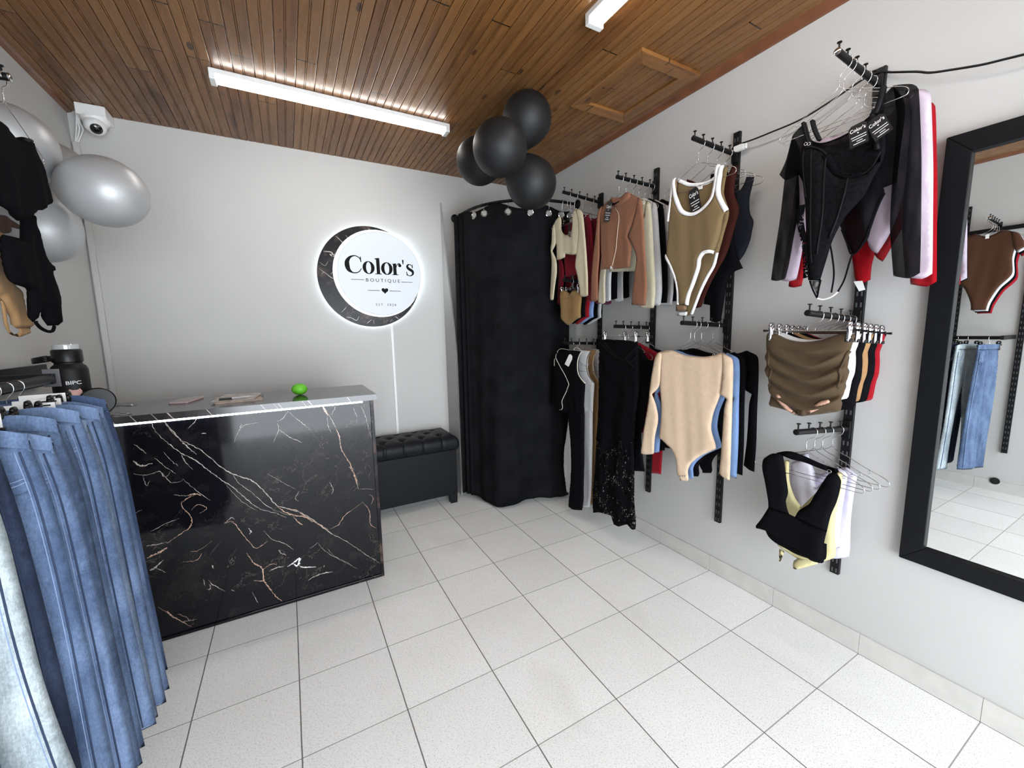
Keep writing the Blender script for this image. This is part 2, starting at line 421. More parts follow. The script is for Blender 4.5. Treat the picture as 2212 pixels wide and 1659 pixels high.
# wooden cove strip where the ceiling meets the right wall, plain tile skirting
mb = MB().prism([(0, 0), (.045, 0), (.036, -.012), (.012, -.030), (0, -.034)], (WR, WF, ZC), (-1, 0, 0), (0, 0, 1), (0, 1, 0), WB - WF)
struct('trim_1', mb, M_TRIMWOOD)
mb = MB().prism([(0, 0), (.030, 0), (.020, -.012), (0, -.020)], (WL, WF, ZC), (1, 0, 0), (0, 0, 1), (0, 1, 0), WB - WF)
struct('trim_2', mb, M_TRIMWOOD)
def baseboard(side):
    mb = MB()
    k = math.floor(WF / .4); first = True
    while k * .4 < WB:
        a, b = max(k * .4 + .002, WF), min((k + 1) * .4, WB)
        if side == 'right': mb.box((WR - .009, a, .0022), (WR, b, .105)); mb.box((WR - .0085, a - .002, 0), (WR, b + .001, .0022), 1); mb.box((WR - .0078, a - .0021, .0022), (WR, a - .0001, .1045), 2)
        else: mb.box((WL, a, 0), (WL + .009, b, .105))
        k += 1
    return struct('baseboard_' + side, mb, [M_BASE, mat('grout_dark', (.05, .045, .04), .9), mat('grout_grey', (.30, .29, .27), .9)])
baseboard('right'); baseboard('left')
mb = MB()
for k in range(-8, 0):
    a, b = max(k * .4 + .002, WL + .01), min((k + 1) * .4, -.56)
    if b > a: mb.box((a, WB - .009, 0), (b, WB, .105))
struct('baseboard_back', mb, M_BASE, bevel=.002)

# ------------------------------------------------------------------ ceiling: lamps, hatch
def tube_lamp(label, c, along_x, length, width=.088):
    t = thing('ceiling_light', label, 'light', (c[0], c[1], ZC - .055), 'LED ceiling lights')
    hx, hy = (length / 2, width / 2) if along_x else (width / 2, length / 2)
    h = MB().box((c[0] - hx, c[1] - hy, ZC - .026), (c[0] + hx, c[1] + hy, ZC - .0005)); link('housing', h, M_WHITEP, t, bevel=.002)
    e = .030
    for sgn in (-1, 1):
        q = MB()
        if along_x: q.box((c[0] + sgn * hx - (e if sgn > 0 else 0), c[1] - hy, ZC - .056), (c[0] + sgn * hx + (0 if sgn > 0 else e), c[1] + hy, ZC - .022))
        else: q.box((c[0] - hx, c[1] + sgn * hy - (e if sgn > 0 else 0), ZC - .056), (c[0] + hx, c[1] + sgn * hy + (0 if sgn > 0 else e), ZC - .022))
        link('end_cap', q, M_WHITEP, t, bevel=.004)
    # rounded diffuser
    prof = [(-.5, 0), (-.495, -.008), (-.43, -.020), (-.3, -.029), (0, -.034), (.3, -.029), (.43, -.020), (.495, -.008), (.5, 0)]
    poly = [(u * (width - .006), v) for u, v in prof]
    L_ = length - 2 * e - .002
    if along_x: d = MB().prism(poly, (c[0] - L_ / 2, c[1], ZC - .022), (0, 1, 0), (0, 0, 1), (1, 0, 0), L_)
    else: d = MB().prism(poly, (c[0], c[1] - L_ / 2, ZC - .022), (1, 0, 0), (0, 0, 1), (0, 1, 0), L_)
    link('diffuser', d, M_TUBE, t)
    return t
tube_lamp('long lit white LED batten across the ceiling in front of the sign wall', (-1.488, 1.805), True, 1.40)
tube_lamp('lit white LED batten running towards the street, only its near end cap in view', (-.535, -.16), False, 1.34)

# attic hatch: mitred wooden frame round a boarded panel
hx0, hx1, hy0, hy1 = -.172, .300, .548, 1.165
t = thing('ceiling_hatch', 'framed wooden access hatch in the board ceiling beside the right wall', 'hatch', ((hx0 + hx1) / 2, (hy0 + hy1) / 2, ZC - .02))
w = .085; zt = ZC - .0005; zb = ZC - .020
def board(poly):
    q = MB(); k = len(poly)
    q.add([(a, b, zb) for a, b in poly] + [(a, b, zt) for a, b in poly], [tuple(range(k)), tuple(range(k, 2 * k))[::-1]] + [(i, (i + 1) % k, k + (i + 1) % k, k + i) for i in range(k)])
    return q
link('frame_board', board([(hx0, hy0), (hx1, hy0), (hx1 - w, hy0 + w), (hx0 + w, hy0 + w)]), M_WOODX, t, bevel=.003)
link('frame_board', board([(hx1, hy1), (hx0, hy1), (hx0 + w, hy1 - w), (hx1 - w, hy1 - w)]), M_WOODX, t, bevel=.003)
link('frame_board', board([(hx0, hy1), (hx0, hy0), (hx0 + w, hy0 + w), (hx0 + w, hy1 - w)]), M_CEIL, t, bevel=.003)
link('frame_board', board([(hx1, hy0), (hx1, hy1), (hx1 - w, hy1 - w), (hx1 - w, hy0 + w)]), M_CEIL, t, bevel=.003)
q = MB()
x = hx0 + w + .002
while x < hx1 - w - .01:
    x2 = min(x + .055, hx1 - w - .002); q.box((x, hy0 + w + .002, ZC - .006), (x2 - .003, hy1 - w - .002, zt)); x = x2
link('panel', q, M_CEIL, t, bevel=.0015)

# ------------------------------------------------------------------ balloons
def balloon(label, group, c, knot, r, m, stretch=1.15):
    c = np.array(c); knot = np.array(knot); ax = c - knot; ax /= np.linalg.norm(ax)
    t = thing('balloon', label, 'balloon', c - np.array([0, 0, r]), group)
    prof = []; N_ = 30
    for i in range(N_ + 1):
        a = PI * i / N_; h = -math.cos(a); rr = math.sin(a)
        if h < 0: rr *= 1 - .16 * (-h) ** 1.5; h *= 1.22
        prof.append((max(rr * r, .0006), h * r * stretch / 1.1))
    link('body', MB().lathe(prof, c, ax, 48), m, t, smooth=True)
    k0 = -1.22 * r * stretch / 1.1
    link('knot', MB().lathe([(.004, k0 + .004), (.005, k0 - .004), (.003, k0 - .008), (.009, k0 - .016), (.010, k0 - .018)], c, ax, 12), m, t, smooth=True)
    return t
gb = 'black balloons hanging at the ceiling corner'
kb = deep(1098, 335, 2.52)
b1 = deep(1138, 257, 2.46); b2 = deep(1080, 320, 2.28); b3 = deep(1035, 348, 2.62); b4 = deep(1148, 396, 2.60)
balloon('black balloon touching the board ceiling, topmost of its cluster', gb, b1, kb, .148, M_BALLOON_B, 1.12)
balloon('black balloon in front, overlapping the three others of its cluster', gb, b2, kb, .152, M_BALLOON_B, 1.10)
balloon('black balloon half hidden at the sign side of its cluster', gb, b3, kb, .146, M_BALLOON_B, 1.10)
balloon('lowest black balloon hanging over the curtain rod', gb, b4, kb, .158, M_BALLOON_B, 1.10)
gs = 'silver balloons in the left corner'
ks = deep(103, 402, 1.90)
balloon('silver balloon sticking out sideways towards the sign wall', gs, deep(226, 415, 1.86), ks, .152, M_BALLOON_S, 1.22)
balloon('large silver balloon behind the black top, uppermost of its cluster', gs, deep(28, 306, 1.72), ks, .138, M_BALLOON_S, 1.2)
balloon('silver balloon hanging lowest, behind the black bodysuit', gs, deep(94, 496, 1.92), ks, .138, M_BALLOON_S, 1.2)
balloon('silver balloon peeking out behind the two others near the camera bracket', gs, deep(120, 365, 2.12), ks, .13, M_BALLOON_S, 1.1)

# ------------------------------------------------------------------ back wall: sign, cable ducts, camera
sc_, zc_ = None, None
pd = at(822.5, 592.5, 1, WB - .085)
CX, CZ = pd[0], pd[2]
RD = (at(912, 596, 1, WB - .085)[0] - at(734, 594, 1, WB - .085)[0]) / 2
pc = at(800, 597, 1, WB - .035); RC = (at(800, 489, 1, WB - .035)[2] - at(800, 705, 1, WB - .035)[2]) / 2
pl = at(685, 598, 1, WB - .035); CCX = pl[0] + RC; CCZ = (at(783, 489, 1, WB - .035)[2] + at(800, 705, 1, WB - .035)[2]) / 2
t = thing('wall_sign', 'lit round shop sign with a marble crescent reading Color\'s boutique', 'sign', (CX, WB - .06, CCZ - RC))
U3, V3, N3 = (1, 0, 0), (0, 0, 1), (0, -1, 0)
# crescent = outer circle minus the (slightly larger) disc circle
R2 = RD * 1.045; dx, dz = CX - .004 - CCX, CZ - CCZ; dd = math.hypot(dx, dz)
a0 = math.atan2(dz, dx); ca = (RC ** 2 + dd ** 2 - R2 ** 2) / (2 * RC * dd)
al = math.acos(max(-1, min(1, ca))); be = math.acos(max(-1, min(1, (R2 ** 2 + dd ** 2 - RC ** 2) / (2 * R2 * dd))))
K = 72
outer = [(RC * math.cos(a0 + al + (2 * PI - 2 * al) * i / K), RC * math.sin(a0 + al + (2 * PI - 2 * al) * i / K)) for i in range(K + 1)]
inner = [(dx + R2 * math.cos(a0 + PI - be + 2 * be * i / K), dz + R2 * math.sin(a0 + PI - be + 2 * be * i / K)) for i in range(K + 1)]
b_in0 = PI - be
inner = [(dx + R2 * math.cos(a0 + b_in0 + 2 * be * i / K), dz + R2 * math.sin(a0 + b_in0 + 2 * be * i / K)) for i in range(K + 1)]
O_ = np.array([CCX, WB - .030, CCZ]); mbc = MB()
for i in range(K):
    A, B, C_, D = outer[i], outer[i + 1], inner[i + 1], inner[i]
    mbc.prism([A, B, C_, D], O_, U3, V3, N3, .016)
def sv(pts, w):
    P = smooth_path([at(640 + p[0] / 5.531, 440 + p[1] / 5.531, 1, WB - .0463) for p in pts], 5); vs_ = []
    for i, p in enumerate(P):
        d = P[min(i + 1, len(P) - 1)] - P[max(i - 1, 0)]; d /= np.linalg.norm(d) + 1e-9; q_ = np.array([-d[2], 0, d[0]]) * w * (.35 + .65 * math.sin(PI * i / (len(P) - 1))) / 2; vs_ += [p + q_, p - q_]
    mbc.add(vs_, [(2 * i, 2 * i + 2, 2 * i + 3, 2 * i + 1) for i in range(len(P) - 1)], 1)
for pts, w in (([(470, 385), (520, 430), (575, 490), (588, 512)], .006), ([(325, 570), (420, 580), (440, 630), (480, 592)], .010), ([(400, 600), (430, 620), (470, 600)], .014), ([(272, 775), (350, 830), (400, 870), (450, 900), (490, 930)], .006), ([(275, 695), (340, 740), (380, 690)], .003), ([(410, 845), (455, 790)], .004), ([(600, 1355), (660, 1365), (720, 1395), (750, 1345)], .005), ([(540, 1300), (600, 1235)], .003), ([(845, 1430), (900, 1385)], .004), ([(925, 1385), (928, 1440)], .003), ([(1120, 1410), (1150, 1385)], .003), ([(1180, 1345), (1225, 1378)], .006), ([(850, 285), (900, 325)], .003), ([(590, 375), (615, 410)], .003), ([(300, 840), (330, 820), (370, 850)], .004)): sv(pts, w)
link('crescent', mbc, [M_MARBLE2, M_VEINW], t)
ring = lambda cx, cz, r, y, k=64: [(cx + r * math.cos(2 * PI * i / k), y, cz + r * math.sin(2 * PI * i / k)) for i in range(k)]
link('backlight', MB().tube(ring(CCX, CCZ, RC - .020, WB - .016), .005, 6, True), M_GLOW, t)
circ = lambda r, k=72: [(r * math.cos(2 * PI * i / k), r * math.sin(2 * PI * i / k)) for i in range(k)]
O2 = np.array([CX - .015, WB - .047, CZ + .003])
link('light_box', MB().prism(circ(RD + .017), O2, U3, V3, N3, .034), M_GLOW2, t)
link('backlight', MB().tube(ring(CX, CZ, RD - .030, WB - .020), .005, 6, True), M_GLOW, t)
O4 = np.array([CX, WB - .083, CZ])
face = link('face_disc', MB().prism(circ(RD), O4, U3, V3, N3, .010), M_SIGN, t)
link('edge_ring', MB().tube(ring(CX, CZ, RD + .0005, WB - .0935), .0013, 6, True), mat('ring_grey', (.25, .27, .30), .4), face)
# lettering, drawn in the units of the sign (1 unit = SU metres)
SU = (2 * RD) / 955.0
OL = np.array([CX, WB - .0934, CZ]); LT = MB()
G = lambda p: ((p[0] - 1022) * SU, -(p[1] - 865) * SU)
NL = (0, -1, 0)
def strip(A, B): LT.rings([G(p) for p in A], [G(p) for p in B], OL, U3, V3, NL, .0012)
def quad(P): LT.prism([G(p) for p in P], OL, U3, V3, NL, .0012)
def ell(cx, cy, rx, ry, k=40): return [(cx + rx * math.cos(2 * PI * i / k), cy + ry * math.sin(2 * PI * i / k)) for i in range(k)]
def stroke(path, widths, n=7):
    P = smooth_path(path, n); W_ = [w for w, in smooth_path([(w,) for w in widths], n)]
    Lf, Rt = [], []
    for i, p in enumerate(P):
        d = P[min(i + 1, len(P) - 1)] - P[max(i - 1, 0)]; d /= np.linalg.norm(d) + 1e-9; nn = np.array([-d[1], d[0]])
        Lf.append(p + nn * W_[i] / 2); Rt.append(p - nn * W_[i] / 2)
    for i in range(len(P) - 1): quad([Lf[i], Lf[i + 1], Rt[i + 1], Rt[i]])
# C
stroke([(806, 738), (797, 705), (770, 680), (735, 673), (690, 690), (657, 735), (653, 785), (668, 832), (705, 860), (745, 862), (780, 846), (806, 812)],
       [10, 10, 10, 11, 24, 44, 52, 40, 15, 11, 10, 8])
quad([(797, 678), (806, 678), (809, 740), (802, 740), (796, 712)])
for cx in (886, 1094):
    strip(ell(cx, 797, 67, 73), ell(cx, 797, 28, 64))
quad([(958, 690), (990, 682), (1012, 682), (1014, 858), (1034, 862), (1034, 868), (956, 868), (956, 862), (976, 858), (974, 700), (958, 697)])
quad([(1160, 738), (1190, 732), (1206, 732), (1208, 858), (1230, 862), (1230, 868), (1152, 868), (1152, 862), (1170, 858), (1168, 745), (1160, 744)])
stroke([(1206, 775), (1216, 748), (1236, 733), (1252, 738)], [7, 8, 12, 16]); quad(ell(1249, 754, 19, 19, 20))
quad([(1278, 688), (1288, 683), (1298, 688), (1293, 738), (1285, 738)])
stroke([(1398, 775), (1394, 748), (1370, 735), (1345, 744), (1340, 768), (1362, 790), (1396, 810), (1406, 838), (1388, 862), (1358, 868), (1335, 852), (1330, 824)],
       [6, 8, 10, 20, 27, 32, 32, 24, 14, 9, 8, 6])
quad([(1325, 822), (1332, 822), (1336, 868), (1327, 868)]); quad([(1398, 735), (1405, 735), (1406, 778), (1400, 778)])
link('wordmark', LT, M_INK, face); LT = MB()
# ruled lines, heart
for a, b, yy in ((684, 826, 938), (1258, 1392, 947), (862, 998, 1057), (1112, 1246, 1057)): quad([(a, yy - 2.6), (b, yy - 2.6), (b, yy + 2.6), (a, yy + 2.6)]); link('rule', LT, M_INK, face); LT = MB()
hp = []
for i in range(36):
    a = 2 * PI * i / 36; hx = 16 * math.sin(a) ** 3; hy = 13 * math.cos(a) - 5 * math.cos(2 * a) - 2 * math.cos(3 * a) - math.cos(4 * a)
    hp.append((1057 + hx * 2.45, 1055 - hy * 2.35))
quad(hp); link('heart', LT, M_INK, face); LT = MB()
def sign_text(s, x0, x1, y0, y1, sp): text_mesh(LT, s, OL + np.array([(x0 - 1022) * SU, 0, -(y1 - 865) * SU]), U3, V3, NL, (x1 - x0) * SU, (y1 - y0) * SU, space=sp, depth=.0012)
sign_text('BOUTIQUE', 848, 1240, 919, 964, 1.45); link('tagline', LT, M_INK, face); LT = MB()
sign_text('EST. 2026', 945, 1180, 1207, 1234, 1.5)
link('date_line', LT, M_INK, face)

# cable cover from the sign down, conduit in the left corner
p0 = at(846, 703, 1, WB - .006); p1 = at(854, 945, 1, WB - .006)
tag(link('cable_duct', MB().box((p0[0] - .011, WB - .012, .50), (p0[0] + .011, WB - .0004, p0[2] + .01)), M_WHITEP, bevel=.002), 'thin white cable duct running down the wall from the sign', 'cable duct')
xa = -3.03
cd = thing('cable_conduit', 'white painted cable conduit running down the wall in the left corner', 'conduit', (xa, WB - .01, .1))
link('pipe', MB().box((xa - .017, WB - .020, .1), (xa + .017, WB - .0004, 2.86)), M_WALL, cd, bevel=.004)
q = MB()
for k, (dx, dy) in enumerate(((0, 0), (.02, -.01), (-.012, -.006))):
    q.tube(smooth_path([(xa + dx * .3, WB - .012, 2.85), (xa + .03 + dx, WB - .03 + dy, 2.93), (xa + .036 + dx * .5, WB - .05 + dy, 2.97), (xa + .042 + dx * .4, WB - .06, ZC - .03)]), .0045, 6)
link('cable', q, M_WHITEP, cd, smooth=True)
# security camera
cp = at(201, 266, 1, 2.53)
sc = thing('security_camera', 'white dome security camera on a square bracket under the ceiling', 'camera', (cp[0], cp[1], cp[2] - .07))
bx, by, bz = cp
q = MB().box((bx - .080, by + .005, ZC - .070), (bx + .065, WB - .001, ZC - .001)); link('bracket', q, M_WHITEP, sc, bevel=.006)
q = MB().lathe([(.072, ZC - .0705), (.070, ZC - .085), (.058, ZC - .100), (.058, ZC - .115), (.052, bz + .01)], (bx, by + .055, 0), (0, 0, 1), 32); link('collar', q, M_WHITEP, sc, smooth='auto')
sp = MB().lathe([(max(.055 * math.sin(PI * i / 20), .0005), -.055 * math.cos(PI * i / 20)) for i in range(21)], (bx, by + .03, bz - .004), (0, 0, 1), 32); hd = link('dome', sp, M_WHITEP, sc, smooth=True)
ld = np.array([.28, -.74, -.60]); ld /= np.linalg.norm(ld)
lc = np.array([bx, by + .03, bz - .004]); link('lens', MB().lathe([(.030, .046), (.030, .052), (.024, .058), (.010, .0615), (.0005, .062)], lc, ld, 28), mat('lens_black', (.004, .004, .005), .08, coat=.5), hd, smooth='auto')

# ------------------------------------------------------------------ counter
CY = 1.435; CXR, CXL = -1.487, -3.03; CT0, CT1 = 1.178, 1.213
ct = thing('reception_counter', 'tall black marble-look counter with a light strip under its top', 'counter', ((CXR + CXL) / 2, 1.69, 0))
q = MB().box((CXL, CY, .022), (CXR - .020, CY + .018, CT0))
# bold veins laid into the front panel (traced in the panel's own plane)
def kp(p): e = at(260 + p[0] / 2.675, 780 + p[1] / 2.675, 1, CY); return np.array([e[0], e[2]])
def vein(pts, w, mi):
    P = smooth_path([kp(p) for p in pts], 9); n_ = len(P); A, B = [], []
    rnd = random.Random(len(pts) * 131 + int(pts[0][0]))
    for i, p in enumerate(P):
        d = P[min(i + 1, n_ - 1)] - P[max(i - 1, 0)]; d /= np.linalg.norm(d) + 1e-9; nn = np.array([-d[1], d[0]])
        t_ = i / (n_ - 1); ww = w * (.25 + .75 * math.sin(PI * min(max(t_, .04), .96))) * rnd.uniform(.35, 1.35); off = nn * rnd.uniform(-.0022, .0022)
        p = np.array([p[0], p[1]])
        for S, sg in ((A, 1), (B, -1)):
            e = p + off + nn * sg * ww / 2
            e[1] = min(max(e[1], .026), CT0 - .004); e[0] = min(max(e[0], CXL + .01), CXR - .024); S.append(e)
    y = CY - .0003
    q.add([(a[0], y, a[1]) for a in A] + [(b[0], y, b[1]) for b in B], [(i, i + 1, n_ + i + 1, n_ + i) for i in range(n_ - 1)], mi)
VE = [
 ([(245, 345), (330, 440), (400, 480), (480, 525), (600, 625), (700, 670), (760, 690), (830, 750), (900, 830), (960, 850), (1050, 880), (1130, 930), (1210, 990), (1320, 1050), (1420, 1120), (1505, 1170)], .0048, 1),
 ([(255, 345), (320, 425), (360, 470), (395, 500), (440, 540)], .0055, 1),
 ([(180, 355), (205, 410), (270, 470), (350, 530), (430, 570), (500, 625), (560, 670), (650, 730), (720, 790), (800, 850), (900, 880), (960, 905)], .0040, 1),
 ([(350, 530), (375, 580), (420, 630)], .0030, 1), ([(640, 640), (690, 710), (760, 760), (870, 850), (1010, 900)], .0024, 1), ([(600, 700), (650, 760), (700, 810), (790, 865)], .0020, 1),
 ([(1165, 250), (1185, 290), (1205, 315)], .012, 2), ([(1205, 310), (1240, 375), (1265, 440), (1278, 510), (1330, 600), (1360, 670), (1375, 740)], .0055, 2), ([(1195, 310), (1200, 370), (1220, 420)], .0022, 1),
 ([(1320, 610), (1345, 640), (1360, 690), (1370, 720)], .007, 2), ([(1245, 260), (1220, 310)], .0025, 1),
 ([(900, 830), (940, 865), (1000, 890), (1060, 900), (1110, 930)], .006, 2), ([(960, 850), (1020, 865), (1080, 905), (1150, 945), (1205, 975)], .0075, 2), ([(1000, 900), (1040, 940), (1055, 945)], .005, 2),
 ([(1210, 970), (1260, 945), (1300, 890), (1400, 815)], .0035, 2), ([(1400, 815), (1440, 870), (1445, 940), (1480, 965)], .0032, 2),
 ([(600, 935), (650, 930), (700, 990), (750, 1050), (790, 1080), (850, 1040)], .0042, 2), ([(605, 940), (640, 905), (660, 915)], .003, 1), ([(740, 965), (755, 985), (745, 1000)], .006, 1), ([(830, 980), (880, 1030), (950, 1055), (1000, 1090)], .0022, 1),
 ([(730, 1110), (770, 1165), (820, 1200), (830, 1265), (855, 1305), (900, 1360), (935, 1385)], .0075, 2), ([(770, 1268), (830, 1270)], .004, 2), ([(860, 1215), (900, 1195), (945, 1185)], .006, 1), ([(820, 1205), (870, 1175), (905, 1175)], .003, 2),
 ([(965, 1188), (1000, 1165), (1035, 1140), (1030, 1170), (1040, 1190), (1130, 1190)], .011, 3), ([(1000, 1170), (1025, 1185), (1060, 1190)], .010, 3), ([(1085, 1268), (1130, 1240), (1190, 1222), (1228, 1218)], .006, 1),
 ([(1140, 1050), (1200, 1110), (1280, 1150), (1370, 1200)], .0018, 1), ([(1195, 1080), (1240, 1130), (1330, 1180)], .0016, 1), ([(1095, 1085), (1140, 1050)], .002, 1),
 ([(155, 1138), (220, 1108), (272, 1078)], .010, 2), ([(150, 1068), (210, 1060), (270, 1045)], .004, 1), ([(175, 985), (250, 945), (340, 910)], .003, 1), ([(270, 1055), (330, 1010), (400, 960), (412, 905), (370, 860), (350, 820)], .0045, 2),
 ([(350, 820), (390, 790), (440, 770)], .004, 2), ([(390, 775), (440, 768), (465, 778)], .009, 2), ([(310, 770), (350, 778), (395, 778)], .003, 1), ([(410, 860), (450, 830), (500, 850), (460, 880)], .003, 2), ([(170, 1210), (200, 1195), (250, 1150)], .008, 1), ([(190, 1190), (265, 1222)], .0025, 1), ([(360, 1160), (440, 1150), (470, 1110)], .0025, 2), ([(400, 1100), (450, 1095), (530, 1040)], .0016, 2),
 ([(75, 575), (120, 605), (185, 590)], .009, 1), ([(80, 480), (120, 510), (150, 535)], .004, 1), ([(75, 650), (150, 660), (230, 640), (290, 700), (360, 690)], .003, 1), ([(200, 560), (260, 610), (320, 650)], .0025, 1), ([(360, 680), (430, 740), (520, 805)], .002, 1), ([(130, 660), (150, 720), (170, 690)], .0025, 1), ([(230, 640), (260, 670), (290, 640)], .003, 1), ([(250, 525), (300, 580), (335, 605)], .0022, 1),
 ([(970, 290), (1040, 350), (1100, 400)], .0028, 1), ([(970, 290), (940, 330), (900, 350)], .0028, 1), ([(915, 395), (980, 440), (1050, 470)], .003, 1), ([(905, 360), (915, 390), (885, 470)], .0022, 1), ([(800, 355), (700, 380), (655, 470)], .0018, 1), ([(700, 360), (690, 400)], .002, 1), ([(470, 420), (495, 415)], .005, 1), ([(460, 300), (430, 350), (390, 390)], .0026, 1), ([(1390, 260), (1420, 330), (1450, 450)], .0018, 1), ([(1345, 270), (1365, 320), (1365, 355)], .0018, 1),
 ([(850, 650), (920, 690), (1010, 740)], .0016, 1), ([(270, 1445), (300, 1475), (330, 1490)], .009, 2), ([(220, 1420), (290, 1465), (350, 1500), (410, 1535)], .003, 2), ([(330, 1460), (380, 1480), (400, 1505)], .0022, 2), ([(510, 1265), (540, 1295), (605, 1330)], .003, 1), ([(515, 1290), (520, 1315), (500, 1320)], .004, 1), ([(480, 1260), (490, 1300)], .002, 1), ([(640, 1320), (660, 1330)], .002, 1), ([(760, 1335), (780, 1370), (795, 1395)], .002, 1), ([(915, 1090), (930, 1110), (960, 1120)], .004, 1), ([(1180, 1180), (1175, 1190)], .004, 2), ([(350, 1510), (440, 1490)], .002, 1), ([(125, 860), (80, 880)], .002, 1), ([(1440, 770), (1460, 790), (1450, 830)], .002, 2), ([(530, 1180), (540, 1200)], .005, 1), ([(1380, 740), (1475, 740)], .0014, 1), ([(1035, 750), (1010, 790), (1030, 810)], .002, 1), ([(1210, 700), (1230, 740), (1220, 770)], .003, 1),
]
M_VEINWH = mat('marble_vein_white', (.72, .72, .72), .15)
for pts, w, mi in VE: vein(pts, w, mi)
link('front_panel', q, [M_MARBLE, M_VEINW, M_VEING, M_VEINWH], ct)
link('edge_trim', MB().box((CXR - .020, CY - .008, .004), (CXR, CY + .012, CT0)), M_MARBLE2, ct, bevel=.0015)
link('bottom_trim', MB().box((CXL, CY - .008, .004), (CXR - .0205, CY + .010, .0215)), M_MARBLE, ct, bevel=.0015)
link('side_panel', MB().box((CXR - .018, CY + .0125, .004), (CXR, 1.93, CT0)), M_MARBLE2, ct, bevel=.0015)
link('back_panel', MB().box((CXL, 1.912, .004), (CXR - .0185, 1.93, CT0)), M_BLACKP, ct)
q = MB().box((CXL, 1.415, CT0), (-1.467, 1.965, CT1))
for (xv, w) in ((-1.62, .005), (-1.83, .006), (-1.86, .003), (-1.98, .004), (-2.0, .003), (-2.06, .004), (-2.30, .003), (-2.46, .006), (-2.52, .003), (-2.60, .004), (-2.68, .005)):
    y = 1.4147; q.add([(xv, y, CT0 + .0005), (xv + w, y, CT0 + .0005), (xv - .022 + w, y, CT1 - .0005), (xv - .022, y, CT1 - .0005)], [(0, 1, 2, 3)], 1)
link('counter_top', q, [mat('counter_top_gloss', (.028, .026, .026), .16, 0, .3, 20, spec=.6), M_VEINW], ct, bevel=.0)
led = MB()
x = -2.98
while x < -1.552:
    led.box((x, CY - .010, CT0 - .011), (x + .0075, CY - .003, CT0 - .002)); x += .0135
led.box((-2.98, CY - .003, CT0 - .012), (-1.55, CY - .0005, CT0 - .001))
link('light_strip', led, M_LED, ct)

# things on the counter
zt = CT1
def rbox(mb, c, hx, hy, z0, z1, ang, r=.01, k=5):
    ca, sa = math.cos(ang), math.sin(ang); poly = []
    for sx, sy, a0 in ((1, 1, 0), (-1, 1, PI / 2), (-1, -1, PI), (1, -1, 1.5 * PI)):
        for i in range(k + 1):
            a = a0 + PI / 2 * i / k; u = sx * (hx - r) + r * math.cos(a); v = sy * (hy - r) + r * math.sin(a)
            poly.append((c[0] + ca * u - sa * v, c[1] + sa * u + ca * v))
    return mb.prism(poly, (0, 0, z0), (1, 0, 0), (0, 1, 0), (0, 0, 1), z1 - z0)
pp = at(404, 866, 2, zt)
ph = thing('phone', 'smartphone in a pale pink case lying face down on the counter', 'phone', (pp[0], pp[1], zt))
link('case', rbox(MB(), pp, .048, .10, zt + .0004, zt + .011, -.25, .012), mat('pink_case', srgb(196, 172, 172), .35), ph, bevel=.002)
link('screen', rbox(MB(), pp, .044, .096, zt + .011, zt + .0125, -.25, .010), mat('phone_glass', srgb(128, 116, 116), .15), ph)
mc = at(516, 862, 2, zt)
pile = [('notebook', 'brown cover notebook at the bottom of the pile on the counter', srgb(140, 112, 88), .115, .145, .007, .10),
        ('magazine', 'glossy leaflet with pale print lying on top of the brown notebook', srgb(150, 140, 132), .105, .14, .004, -.12)]
z = zt
for nm, lb, c, hx, hy, th, an in pile:
    tt = thing(nm, lb, nm, (mc[0], mc[1], z))
    link('cover', rbox(MB(), mc, hx, hy, z + .0003, z + th, an, .004, 2), mat(nm + '_cover', c, .35, 0, .45, 30), tt)
    link('pages', rbox(MB(), mc, hx - .003, hy - .003, z + th, z + th + .0015, an, .003, 2), mat(nm + '_print', tuple(v * 1.2 for v in c), .25, 0, .6, 22), tt)
    z += th + .0016
pn = thing('pen', 'black and grey pen lying along the edge of the leaflet', 'pen', (mc[0], mc[1] - .10, z))
pa = np.array([mc[0] - .085, mc[1] - .095, z + .0056]); pb = pa + np.array([.15, .02, 0]); pm = pa + (pb - pa) * .40
link('barrel', MB().tube([pm, pb], .0048, 10), mat('pen_grey', (.45, .45, .47), .3), pn, smooth='auto')
link('cap', MB().tube([pa, pm], .0055, 10), M_BLACKP, pn, smooth='auto')
bl = at(648, 853, 2, zt)
tag(link('ball', MB().lathe([(max(.045 * math.sin(PI * i / 24), .0005), .036 - .036 * math.cos(PI * i / 24)) for i in range(25)], (bl[0], bl[1], zt + .0004), (0, 0, 1), 36), mat('green_foam', srgb(98, 186, 42), .6, 0, .06, 40), smooth=True),
    'bright green squashed foam ball on the counter top', 'ball')
# water bottle
bc = np.array([-2.865, 1.60, zt])
bt = thing('water_bottle', 'big black insulated water bottle with carry loop at the wall end of the counter', 'bottle', bc)
R_ = .066
link('body', MB().lathe([(R_ - .004, .0005), (R_, .006), (R_, .225), (R_ - .006, .243), (R_ - .016, .252), (.048, .258), (.048, .262)], bc, (0, 0, 1), 40), mat('bottle_black', (.006, .006, .0065), .5, spec=.3), bt, smooth='auto')
link('lid', MB().lathe([(.050, .262), (.054, .266), (.054, .318), (.050, .324), (.048, .326)], bc, (0, 0, 1), 36), M_BLACKP, bt, smooth='auto')
link('flip_cap', MB().lathe([(.046, .326), (.046, .345), (.042, .350), (.010, .351)], bc, (0, 0, 1), 30), mat('clear_cap', (.45, .46, .47), .08, 0, spec=.8), bt, smooth='auto')
lp = [bc + np.array([-.050 - .065 * math.sin(PI * i / 14), .052 * math.cos(PI * i / 14), .286 - .012 * math.sin(PI * i / 14)]) for i in range(15)]
q = MB()
for d in (-.008, 0, .008): q.tube([p + np.array([0, 0, d]) for p in lp], .006, 8)
link('carry_loop', q, M_BLACKP, bt, smooth=True)
